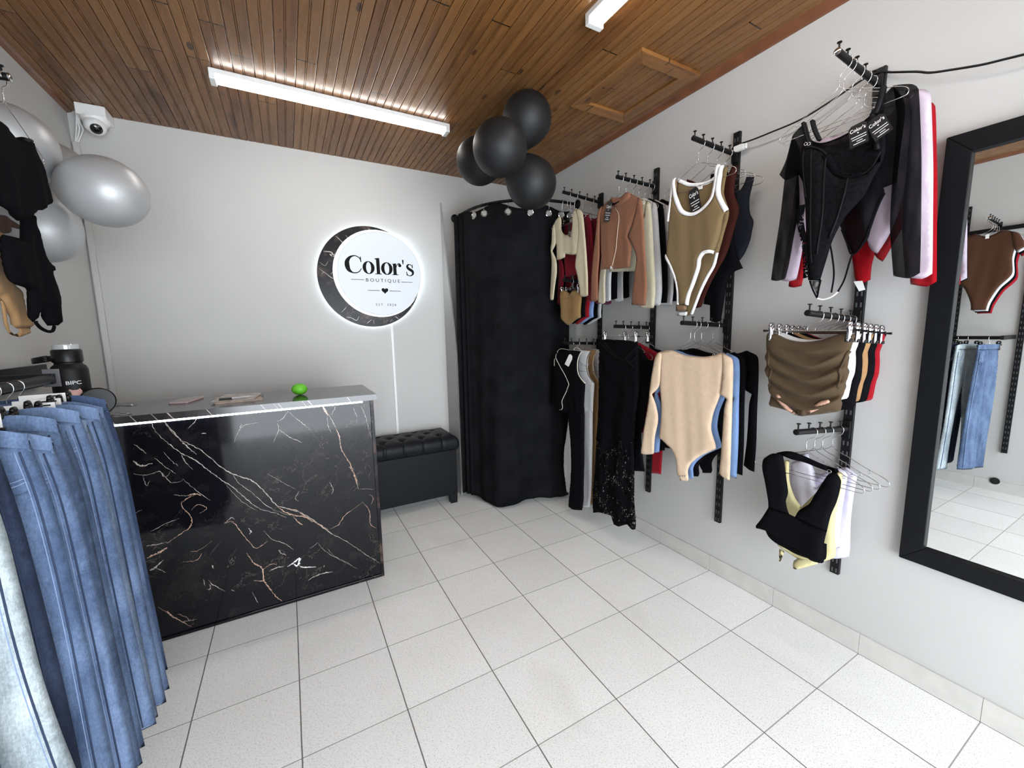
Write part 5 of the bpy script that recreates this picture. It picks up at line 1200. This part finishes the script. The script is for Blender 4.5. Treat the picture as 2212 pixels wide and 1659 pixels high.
# ---- P4 low: halter tops
pl = Plane(.050, PY[3])
HB = [('cup', [(310, 498), (335, 468), (402, 430), (500, 438), (512, 500), (540, 700), (552, 800), (530, 880), (545, 960), (562, 1005), (470, 975), (366, 942), (365, 880), (332, 700), (306, 580)]), ('cup', [(998, 598), (1050, 682), (1034, 800), (1004, 900), (955, 1010), (916, 1165), (800, 1120), (700, 1075), (612, 1032), (650, 965), (750, 902), (800, 820), (870, 710), (930, 625)]),
      ('waistband', [(365, 938), (470, 968), (560, 1000), (700, 1068), (800, 1112), (916, 1158), (892, 1260), (880, 1340), (886, 1450), (868, 1462), (760, 1432), (640, 1332), (560, 1292), (430, 1212), (350, 1160), (250, 1132), (245, 1112), (300, 1040)])]
ps = [(n_, pl.px(po, 'G'), FB['black'], dict(T=.012, w0=.014, A=.002)) for n_, po in HB]
ps.append(('back_band', pl.px([(290, 1140), (330, 1225), (420, 1302), (560, 1382), (720, 1442), (800, 1458), (870, 1440), (880, 1300), (640, 1200), (400, 1120)], 'G'), FB['black'], dict(T=.006, w0=-.018)))
ps.append(('neck_strap', pl.px([(410, 432), (500, 415), (580, 422), (700, 470), (860, 540), (1000, 582), (1010, 610), (985, 628), (860, 592), (700, 532), (560, 492), (505, 470)], 'G'), FB['black'], dict(T=.008, w0=-.006)))
t, O = garment('halter_blouse', 'black plunging halter crop top with a wide waistband', 'top', 'halter tops', pl, ps)
c = pl.px([(935, 600)], 'G')[0]; link('strap_ring', MB().tube([pl.at(c[0] + .008 * math.cos(a * .7), c[1] + .008 * math.sin(a * .7), .012) for a in range(9)], .0012, 6, True), M_CHROME, t, smooth=True)
wire('4l', .062, 'black halter crop top')
pl = Plane(.134, PY[3])
YL = [('body', pl.px([(500, 500), (545, 500), (550, 700), (600, 850), (660, 940), (800, 800), (960, 640), (1005, 590), (1052, 625), (1040, 760), (1010, 900), (990, 1000), (975, 1200), (985, 1380), (965, 1420), (860, 1450), (640, 1440), (440, 1300), (440, 1000), (490, 800)], 'G'), FB['lemon'], dict(T=.010, A=.004)),
      ('tie_end', pl.px([(585, 1512), (598, 1440), (720, 1400), (860, 1440), (845, 1462), (720, 1500), (606, 1526)], 'G'), FB['lemon'], dict(T=.005, w0=.008)), ('tie_end', pl.px([(458, 1330), (505, 1350), (492, 1400), (468, 1455), (456, 1452)], 'G'), FB['lemon'], dict(T=.004, w0=.006))]
garment('halter_blouse', 'pale yellow tie-front halter top behind the black one', 'top', 'halter tops', pl, YL); wire('4l', .134, 'pale yellow halter top')
for x, m, po, lb in ((.205, 'lilac', [(560, 520), (700, 470), (760, 560), (800, 760), (1000, 560), (1050, 590), (1100, 620), (1075, 800), (1035, 1080), (1010, 1330), (700, 1330), (560, 1000)], 'white lilac sleeveless top behind the yellow halter top'), (.300, 'lilac', [(640, 440), (720, 430), (800, 640), (1080, 560), (1130, 590), (1190, 640), (1160, 820), (1125, 1100), (1100, 1410), (1040, 1422), (760, 1420), (640, 1000)], 'lilac sleeveless top nearest the wall behind the halter tops')):
    pl = Plane(x, PY[3]); t, O = garment('sleeveless_blouse', lb, 'top', 'halter tops', pl, [('body', pl.px(po, 'G'), FB[m] if x > .25 else fabric('palelilac', (200, 197, 208)), dict(T=.012, A=.007, k=45))])
    wire('4l', x, lb.split(' behind')[0].split(' nearest')[0] + (' under the yellow one' if x < .25 else ' at the wall'))

# ------------------------------------------------------------------ cable along the right wall
def wp(px, py, off=.05): return at(px, py, 0, WR - off)
cb = [wp(1598, 311, .03), wp(1625, 302), wp(1660, 288), wp(1730, 258, .05), wp(1800, 215, .04), wp(1870, 168, .03), wp(1905, 155, .028), wp(1925, 156, .028), wp(1980, 155), wp(2010, 157), wp(2060, 150), wp(2120, 140), wp(2170, 128), wp(2215, 117), wp(2300, 96)]
tag(link('power_cable', MB().tube(smooth_path(cb, 6), .0042, 8), M_BLACKP, smooth=True), 'black cable looping along the right wall from post to post above the mirror', 'cable')
c = wp(1597, 320, .03)
ad = thing('cable_connector', 'white plug connector taped to the third post by the cable end', 'connector', (c[0], c[1], c[2] - .012))
link('body', MB().obox((WR - .030, c[1], c[2]), ((1, 0, 0), (0, 1, 0), (0, 0, 1)), (.009, .030, .017)), M_WHITEP, ad, bevel=.004)
link('lip', MB().obox((WR - .030, c[1] - .036, c[2] - .001), ((1, 0, 0), (0, 1, 0), (0, 0, 1)), (.008, .0055, .014)), M_WHITEP, ad, bevel=.002)

# ------------------------------------------------------------------ big mirror
my1 = -.512; my0 = -1.32; mz0, mz1 = .569, 2.293; fw = .074
mt = thing('wall_mirror', 'large wall mirror in a broad black frame', 'mirror', (WR - .02, (my0 + my1) / 2, mz0))
xi, xo = WR - .036, WR - .001
q = lambda poly: MB().prism(poly, (xo, 0, 0), (0, 1, 0), (0, 0, 1), (-1, 0, 0), xo - xi)
link('frame', q([(my1, mz0), (my1, mz1), (my1 - fw, mz1 - fw), (my1 - fw, mz0 + fw)]), M_FRAME, mt, bevel=.003)
link('frame', q([(my0, mz0), (my0, mz1), (my0 + fw, mz1 - fw), (my0 + fw, mz0 + fw)]), M_FRAME, mt, bevel=.003)
link('frame', q([(my1, mz1), (my0, mz1), (my0 + fw, mz1 - fw), (my1 - fw, mz1 - fw)]), M_FRAME, mt, bevel=.003)
link('frame', q([(my1, mz0), (my0, mz0), (my0 + fw, mz0 + fw), (my1 - fw, mz0 + fw)]), M_FRAME, mt, bevel=.003)
link('glass', MB().box((WR - .016, my0 + fw - .004, mz0 + fw - .004), (WR - .011, my1 - fw + .004, mz1 - fw + .004)), M_MIRROR, mt)

# ------------------------------------------------------------------ left wall: rack with jeans
M_POSTL = M_POST
RX = -2.68; RZ = 1.448
for y, lb in ((-.160, 'black slotted wall post on the left wall at the street end of the jeans rail'), (.262, 'black slotted wall post on the left wall behind the jeans'), (1.02, 'black slotted wall post on the left wall by the far end of the jeans rail')):
    tag(link('slotted_post', MB().box((WL + .0005, y - .0185, .38), (WL + .020, y + .0185, 2.66)), M_POST, loc=(WL + .01, y, .38)), lb, 'post', 'slotted wall posts')
rl = thing('clothes_rail', 'black clothes rail along the left wall holding all the jeans', 'rail', (RX, .4, RZ))
link('rail', MB().tube([(RX, -.12, RZ), (RX, .895, RZ)], .0155, 14), M_BLACK, rl, smooth='auto')
for y in (-.125, .90):
    link('bracket', MB().box((WL + .021, y - .010, RZ - .018), (RX + .012, y + .010, RZ + .018)), M_BLACK, rl, bevel=.002)
link('end_plate', MB().box((RX - .022, .9105, RZ - .030), (RX + .022, .9145, RZ + .034)), mat('grey_cap', (.09, .09, .095), .4), rl, bevel=.001)
cbar = thing('crossbar', 'flat black crossbar fixed along the left wall behind the jeans rail', 'rail', (WL + .05, 1.2, 1.34))
link('bar', MB().box((WL + .030, .60, 1.355), (WL + .046, 1.79, 1.462)), M_BLACK, cbar, bevel=.002)
for y in (.64, 1.02, 1.75): link('mount', MB().box((WL + .0205, y - .015, 1.38), (WL + .0298, y + .015, 1.44)), M_BLACK, cbar)
ub = thing('crossbar', 'flat black crossbar high on the left wall carrying the upper display arms', 'rail', (WL + .05, .4, 2.38))
link('bar', MB().box((WL + .0305, -.18, 2.392), (WL + .046, 1.06, 2.428)), M_BLACK, ub, bevel=.002)
for y in (-.160, .262, 1.02): link('mount', MB().box((WL + .0205, y - .012, 2.40), (WL + .030, y + .012, 2.42)), M_BLACK, ub)
def left_arm(key, y, z, lb):
    xb = WL + .0465; a = np.array([-2.692, y, z]); b = np.array([xb, y, z - .02]); t_ = thing('display_arm', lb, 'display arm', (xb, y, z - .05), 'garment display arms')
    link('bar', MB().tube([a, b], .0125, 14), M_BLACK, t_, smooth='auto'); d = (a - b) / np.linalg.norm(a - b)
    link('end_cap', MB().lathe([(.0128, -.001), (.0128, .003), (.010, .0045), (.0005, .005)], a, d, 14), M_CHROME, t_, smooth='auto')
    link('bracket', MB().box((xb, y - .014, z - .075), (xb + .010, y + .014, z)), M_BLACK, t_, bevel=.002)
    for f in (.05, .25, .45, .65, .85):
        p = a + (b - a) * f; link('peg', MB().lathe([(.0032, .008), (.0032, .030), (.008, .032), (.008, .035)], p, (0, 0, 1), 10), M_BLACK, t_, smooth='auto')
    ARMS[key] = (y, a, b)
left_arm('La', 1.0, 2.487, 'black display arm on the left wall carrying the black cropped top')
left_arm('Lb', .045, 2.470, 'black display arm on the left wall carrying the brown bodysuit')
GL = 'hangers on the left wall'
def wireL(key, x, what): y = ARMS[key][0]; return use(WL_PROTO, (x, y, arm_z(key, x)), 'silver wire hanger carrying the ' + what, GL)
# black top, black and tan bodysuits in the left foreground
pl = Plane(-2.705, 1.0, -1)
t, O = garment('cropped_blouse', 'black mock-neck cropped top hanging at the left edge of the picture', 'top', 'clothes on the left wall', pl,
    [('body', pl.px([(-420, 700), (-250, 560), (-60, 560), (10, 600), (60, 680), (130, 752), (170, 768), (225, 758), (290, 775), (316, 810), (328, 870), (378, 970), (440, 1120), (470, 1260), (535, 1466), (490, 1484), (440, 1480), (430, 1530), (375, 1532), (340, 1590), (240, 1650), (100, 1560), (20, 1500), (-120, 1480), (-420, 1500)], 'L4'), FB['black'], dict(T=.018, A=.006))])
c_ = pl.px([(260, 792)], 'L4')[0]
link('neckline', Cloth(pl.px([(195, 775), (250, 765), (300, 782), (312, 812), (270, 822), (215, 806)], 'L4'), T=.008, R=.02, w0=.010, h=.008).mesh(pl), mat('fabric_black_deep', (.002, .002, .003), .9), t, smooth=True)
wireL('La', -2.705, 'black cropped top')
pl = Plane(-2.76, 1.0, -1)
t, O = garment('thong_bodysuit', 'black bodysuit with a narrow looped crotch strap below the black cropped top', 'bodysuit', 'clothes on the left wall', pl,
    [('body', pl.px([(240, 300), (345, 300), (350, 420), (382, 480), (412, 600), (462, 760), (570, 882), (520, 930), (560, 1050), (596, 1180), (602, 1250), (590, 1400), (600, 1478), (512, 1482), (482, 1410), (432, 1245), (402, 1340), (382, 1440), (348, 1440), (322, 1250), (308, 1112), (150, 1042), (100, 950), (50, 750), (40, 520), (228, 566), (238, 470)], 'L5'), FB['black'], dict(T=.018, A=.005))])
link('crotch_strap', MB().tube([pl.at(u, v, .004) for u, v in smooth_path(pl.px([(360, 1430), (370, 1460), (420, 1510), (490, 1542), (540, 1535), (558, 1490)], 'L5'), 6)], [.006] * 31, 8), FB['black'], t, smooth=True)
wireL('La', -2.76, 'black thong bodysuit')
pl = Plane(-2.83, 1.0, -1)
t, O = garment('thong_bodysuit', 'tan bodysuit with a looped crotch strap at the left edge of the picture', 'bodysuit', 'clothes on the left wall', pl,
    [('body', pl.px([(-300, 500), (0, 490), (46, 512), (48, 700), (80, 850), (112, 1000), (200, 1090), (242, 1300), (312, 1492), (190, 1512), (150, 1470), (140, 1410), (100, 1340), (50, 1270), (0, 1170), (-150, 1100), (-300, 1000)], 'L5'), FB['sand'], dict(T=.016, A=.005))])
link('crotch_strap', Cloth(pl.px([(190, 1500), (306, 1494), (310, 1560), (232, 1600), (168, 1590), (110, 1560), (60, 1490), (40, 1440), (20, 1300), (0, 1180), (60, 1280), (80, 1420), (110, 1510), (165, 1570), (218, 1545)], 'L5'), T=.006, R=.015, h=.009).mesh(pl), FB['sand'], t, smooth=True)
wireL('La', -2.83, 'tan thong bodysuit')
pl = Plane(-2.90, 1.0, -1)
garment('sleeveless_blouse', 'brown top at the left picture edge behind the tan bodysuit', 'top', 'clothes on the left wall', pl, [('body', pl.px([(-200, 300), (60, 320), (130, 370), (235, 440), (225, 468), (110, 440), (130, 490), (100, 505), (-200, 520)], 'L5'), FB['cocoa2'], dict(T=.008, A=.003))]); wireL('La', -2.90, 'brown top')
# T-shirt bodysuits seen in the mirror
def tee(pl, y0): return {'body': [[(-.13, 2.335), (-.075, 2.36), (-.04, 2.335), (0, 2.322), (.04, 2.335), (.075, 2.36), (.13, 2.335), (.165, 2.26), (.155, 2.12), (.165, 1.98), (.10, 1.88), (.055, 1.76), (.045, 1.69), (-.045, 1.69), (-.055, 1.76), (-.10, 1.88), (-.165, 1.98), (-.155, 2.12), (-.165, 2.26)]],
    'sleeve': [[(.12, 2.34), (.175, 2.31), (.225, 2.20), (.17, 2.165), (.150, 2.22)], [(-.12, 2.34), (-.175, 2.31), (-.225, 2.20), (-.17, 2.165), (-.150, 2.22)]]}
for x, m, du, ph, lb in ((-2.715, 'cocoa2', 0, 0, 'brown short-sleeved bodysuit, frontmost on its arm on the left wall'), (-2.775, 'white', .02, 1, 'white short-sleeved bodysuit on the left wall behind the brown one'), (-2.835, 'black', .03, 2, 'black short-sleeved bodysuit on the left wall behind the white one'), (-2.895, 'red', .035, 3, 'red short-sleeved bodysuit nearest the left wall')):
    pl = Plane(x, .045, -1); t, O = sleeved('tee_bodysuit', lb, 'clothes on the left wall', pl, tee(pl, 0), FB[m], 0, -.01 * ph, 1.0, 1.0, ph, cat='bodysuit')
    if ph == 0:
        link('neck_label', MB().obox(pl.at(0, 2.318, .016), (pl.U, pl.V, pl.N), (.011, .018, .001)), M_CARD, t)
    wireL('Lb', x, lb.split(',')[0].split(' on the')[0].split(' nearest')[0])
tag(link('pipe_outlet', MB().lathe([(.032, 0), (.032, .006), (.027, .007), (.026, .002)], (WL + .0095, -.13, .10), (1, 0, 0), 24), mat('hole_black', (.004, .004, .004), .7)), 'round dark drain hole cover low on the left wall', 'cover')
tag(link('wall_socket', MB().box((WL + .0005, -.46, .62), (WL + .012, -.34, .70)), M_WHITEP, bevel=.004), 'white wall socket plate on the left wall', 'socket')

for i_, (px_, py_, rz_) in enumerate(((286, 874, .15), (276, 893, -.2))):
    e_ = at(px_, py_, 2, CT1 + .003); o_ = free_copy(W_PROTO, (e_[0], e_[1], CT1 + .0022 + .0036 * i_), ('upper' if i_ == 0 else 'lower') + ' of two empty wire hangers lying on the counter, hook poking out past the jeans', 'empty hangers on the counter')
    o_.rotation_euler = (0, PI / 2, rz_)
# jeans
DEN = {'mid': ((.048, .078, .150), (.092, .135, .225)), 'dark': ((.026, .044, .098), (.056, .086, .160)), 'light': ((.105, .150, .240), (.165, .220, .310)), 'pale': ((.240, .290, .320), (.345, .395, .415)), 'navy': ((.010, .016, .036), (.022, .032, .062)), 'blue': ((.068, .106, .200), (.120, .172, .280))}
DM = {k: denim_material('denim_' + k, *v) for k, v in DEN.items()}
ST = mat('denim_stitch', srgb(128, 146, 180), .8); STD = mat('denim_seam_dark', (.020, .035, .075), .9); BRASS = mat('brass_button', (.60, .44, .20), .3, 1.0)
def denim_outline(su, hem, flare, spread):
    z0 = 1.388; w = .178 * su; h = .205 * su; L_ = z0 - hem
    return {'waistband': [(-w, z0), (-w * .5, z0 + .004), (0, z0 + .006), (w * .5, z0 + .004), (w, z0), (w + .006, z0 - .040), (0, z0 - .034), (-w - .006, z0 - .040)],
        'leg': [[(-w - .004, z0 - .036), (-.05, z0 - .034), (.012, z0 - .034), (.012, z0 - .27), (-.015 - spread, z0 - L_ * .6), (-.02 - spread, hem), (-.02 - spread - flare, hem - .004), (-h - .016, z0 - L_ * .55), (-h, z0 - .22)],
                [(-.012, z0 - .034), (.05, z0 - .034), (w + .004, z0 - .036), (h, z0 - .22), (h + .016, z0 - L_ * .55), (.02 + spread + flare + .02, hem), (.02 + spread, hem - .004), (.015 + spread, z0 - L_ * .6), (-.012, z0 - .27)]]}
GJ = 'jeans on the rail'
def jeans(y, kind, lb, hem=.30, flare=.20, spread=.0, su=1.0, ph=0.0, du=0.0, tagcard=True, belt=True, yaw=0.0, roll=0.0, dz=0.0):
    pl = Plane(RX + .02 + du, y, 0, yaw); m = DM[kind]; z0 = 1.388
    tl = lambda pts: [(u, v + roll * u + dz) for u, v in pts]
    o = denim_outline(su, hem, flare, spread)
    ff = lambda u, v: .008 * np.sin(26 * u + ph + 1.5 * np.sin(2.2 * v + ph)) * np.clip((1.34 - v) / .7, 0, 1) + .0035 * np.sin(70 * u + 4 * v + ph)
    t_, O_ = garment('jeans', lb, 'jeans', GJ, pl, [('leg', tl(o['leg'][0]), m, dict(T=.017, R=.05, fold=ff, h=.018)), ('leg', tl(o['leg'][1]), m, dict(T=.019, R=.05, fold=lambda u, v: ff(u, v) - .003, h=.018))])
    lc_ = O_['leg'][1][1]; w = .178 * su; h = .205 * su; L_ = z0 - hem
    # waistband: an open oval band whose ends droop beyond the clips
    K_ = 44; vs = []; dep = .020
    def ring_pt(a, k_, inset):
        cu_ = math.cos(a); u = (w + .004 - inset) * cu_ ; ww = (dep * (1 + .5 * abs(cu_) ** 6) - inset) * math.sin(a) + .004
        pin = math.exp(-((abs(u) - .108) / .030) ** 2); ww *= 1 - .68 * pin
        dr = .024 * max(0, (abs(u) - .095) / .085) ** 2 + (.010 if math.sin(a) < 0 else 0) * abs(cu_)
        v = z0 + .004 - .042 * k_ - dr * (1 - .25 * k_)
        return pl.at(u, v + roll * u + dz, ww)
    for inset in (0, .0028):
        for k_ in (0, 1):
            for q in range(K_): vs.append(ring_pt(2 * PI * q / K_, k_, inset))
    fs = []
    for q in range(K_):
        n_ = (q + 1) % K_
        fs += [(q, n_, K_ + n_, K_ + q), (2 * K_ + q, 3 * K_ + q, 3 * K_ + n_, 2 * K_ + n_), (q, 2 * K_ + q, 2 * K_ + n_, n_), (K_ + q, K_ + n_, 3 * K_ + n_, 3 * K_ + q)]
    link('waistband', MB().add(vs, fs), m, t_, smooth='auto')
    for k_, mm in ((.06, ST), (.93, ST)):
        link('stitching', MB().tube([ring_pt(PI + PI * q / 30, k_, -.0006) * 1.0 for q in range(31)], .0010, 4), mm, t_, smooth=True)
    side = tl([(w - .012, z0 - .060), (h - .022, z0 - .22), (h - .010, z0 - L_ * .5), (.02 + spread + flare - .012, hem + .02)])
    link('side_seam', MB().tube(on_cloth(pl, lc_, smooth_path(side, 9), .0002), .0022, 5), STD, t_, smooth=True)
    link('stitching', MB().tube(on_cloth(pl, lc_, smooth_path([(u - .008, v) for u, v in side], 9), .0), .0011, 4), ST, t_, smooth=True)
    for d_ in (0, .010):
        link('pocket', MB().tube(on_cloth(pl, lc_, smooth_path(tl([(w - .012, z0 - .125 - d_), (w - .045, z0 - .130 - d_), (.088 - d_, z0 - .100), (.072 - d_, z0 - .052)]), 6), .0006), .0016, 5), ST, t_, smooth=True)
    for uu in ((w - .034), ):
        link('pocket', ribbon(pl, lc_, tl([(uu - .030, z0 - .165), (uu, z0 - .170), (uu + .026, z0 - .166)]), .016, .0016), m, t_, smooth=True)
    link('hem_stitch', MB().tube(on_cloth(pl, lc_, smooth_path(tl([(.02 + spread + .004, hem + .012), (.02 + spread + flare * .5, hem + .014), (.02 + spread + flare + .004, hem + .016)]), 6), .0002), .0012, 4), ST, t_, smooth=True)
    for au in (-.42, -.88, -1.45):
        c0 = [ring_pt(au, k_, -.004) for k_ in (-.10, 0, .5, 1.0, 1.14)]
        link('belt_loop', MB().tube(c0, [.0035, .005, .0055, .005, .0035], 6), m, t_, smooth=True)
    if tagcard:
        cc = pl.at(.045, z0 - .002 + roll * .045 + dz, dep + .006)
        cd_ = link('size_card', MB().obox(cc, (pl.U, pl.V, pl.N), (.050, .018, .0006)), M_CARD, t_); tx = MB()
        if tagcard == 'big':
            text_mesh(tx, 'MOST', cc + pl.U * -.012 + pl.V * -.002 + pl.N * .0007, pl.U, pl.V, pl.N, .040, .009, bold=.02); text_mesh(tx, 'WANTED', cc + pl.U * -.012 + pl.V * -.015 + pl.N * .0007, pl.U, pl.V, pl.N, .058, .009, bold=.02)
        else: tx.obox(cc + pl.U * .025 + pl.V * .010 + pl.N * .0008, (pl.U, pl.V, pl.N), (.016, .002, .0003))
        link('print', tx, M_INK, cd_)
    if belt == 'button':
        c0 = ring_pt(-1.2, .5, -.001); link('button', MB().lathe([(.008, 0), (.008, .003), (.005, .005), (.0005, .0055)], c0, pl.N, 12), BRASS, t_, smooth=True)
    hg = use(J_PROTO, (RX, y, RZ), 'dark clip hanger holding the ' + lb.split(',')[0], 'hangers on the left wall'); hg.rotation_euler = (0, -roll * .8, yaw)
    return t_
JL = [  # far end to near end
 (.690, 'dark', 'deep blue jeans at the counter end of the rail, first from the counter', .30, .20, 0, 1.0, True),
 (.632, 'blue', 'blue straight jeans, second from the counter', .28, .205, 0, 1.0, True),
 (.570, 'blue', 'lighter blue jeans with a gold rivet, third from the counter', .27, .20, 0, 1.0, True),
 (.508, 'light', 'washed light blue jeans, fourth from the counter', .29, .20, 0, 1.0, False),
 (.446, 'blue', 'blue jeans without a card, fifth from the counter', .28, .205, 0, 1.0, False),
 (.384, 'mid', 'mid blue jeans with a white size card, sixth from the counter', .30, .20, 0, 1.0, True),
 (.322, 'mid', 'longer mid blue jeans, seventh from the counter', .26, .20, 0, 1.0, True),
 (.260, 'blue', 'blue jeans without a card, eighth from the counter', .29, .20, 0, 1.0, False),
 (.198, 'mid', 'mid blue jeans with a printed card, directly before the navy pair', .28, .19, 0, .98, 'big'),
 (.132, 'navy', 'very dark navy jeans hanging behind the pale pair', .26, .15, 0, .80, False),
 (.070, 'pale', 'pale bleached jeans with one leg swinging out, second from the street end', .24, .165, .03, .80, False),
 (-.055, 'mid', 'mid blue button jeans at the street end of the rail', .27, .15, -.03, .66, False)]
for i, (y, k, lb, hem, fl, spd, su, tg_) in enumerate(JL):
    jeans(y, k, lb, hem, fl, spd, su, ph=i * 1.7, du=.004 * ((i * 7) % 5 - 2) + (.012 if k == 'pale' else 0), tagcard=tg_, belt='button' if i in (2, 11) else True, yaw=[.16, .16, .17, .17, .18, .18, .19, .19, .20, .20, .24, .30][i], roll=[.0, -.05, .02, -.08, .03, -.06, .04, -.09, -.02, .0, .0, .0][i], dz=[.012, .004, -.004, -.012, .006, -.006, .004, -.010, .0, .0, 0, 0][i])

# daylight from the street through the shop entrance
w_ = bpy.data.worlds.new('daylight'); scene.world = w_; w_.use_nodes = True
bg = w_.node_tree.nodes['Background']; bg.inputs[0].default_value = (.86, .93, 1.0, 1); bg.inputs[1].default_value = 10.4
scene.view_settings.view_transform = 'Standard'; scene.view_settings.look = 'None'; scene.view_settings.gamma = 1.0; scene.view_settings.use_curve_mapping = False
scene.view_settings.exposure = 0.27
scene.cycles.max_bounces = 10; scene.cycles.diffuse_bounces = 6; scene.cycles.transparent_max_bounces = 16; scene.cycles.caustics_reflective = False; scene.cycles.caustics_refractive = False
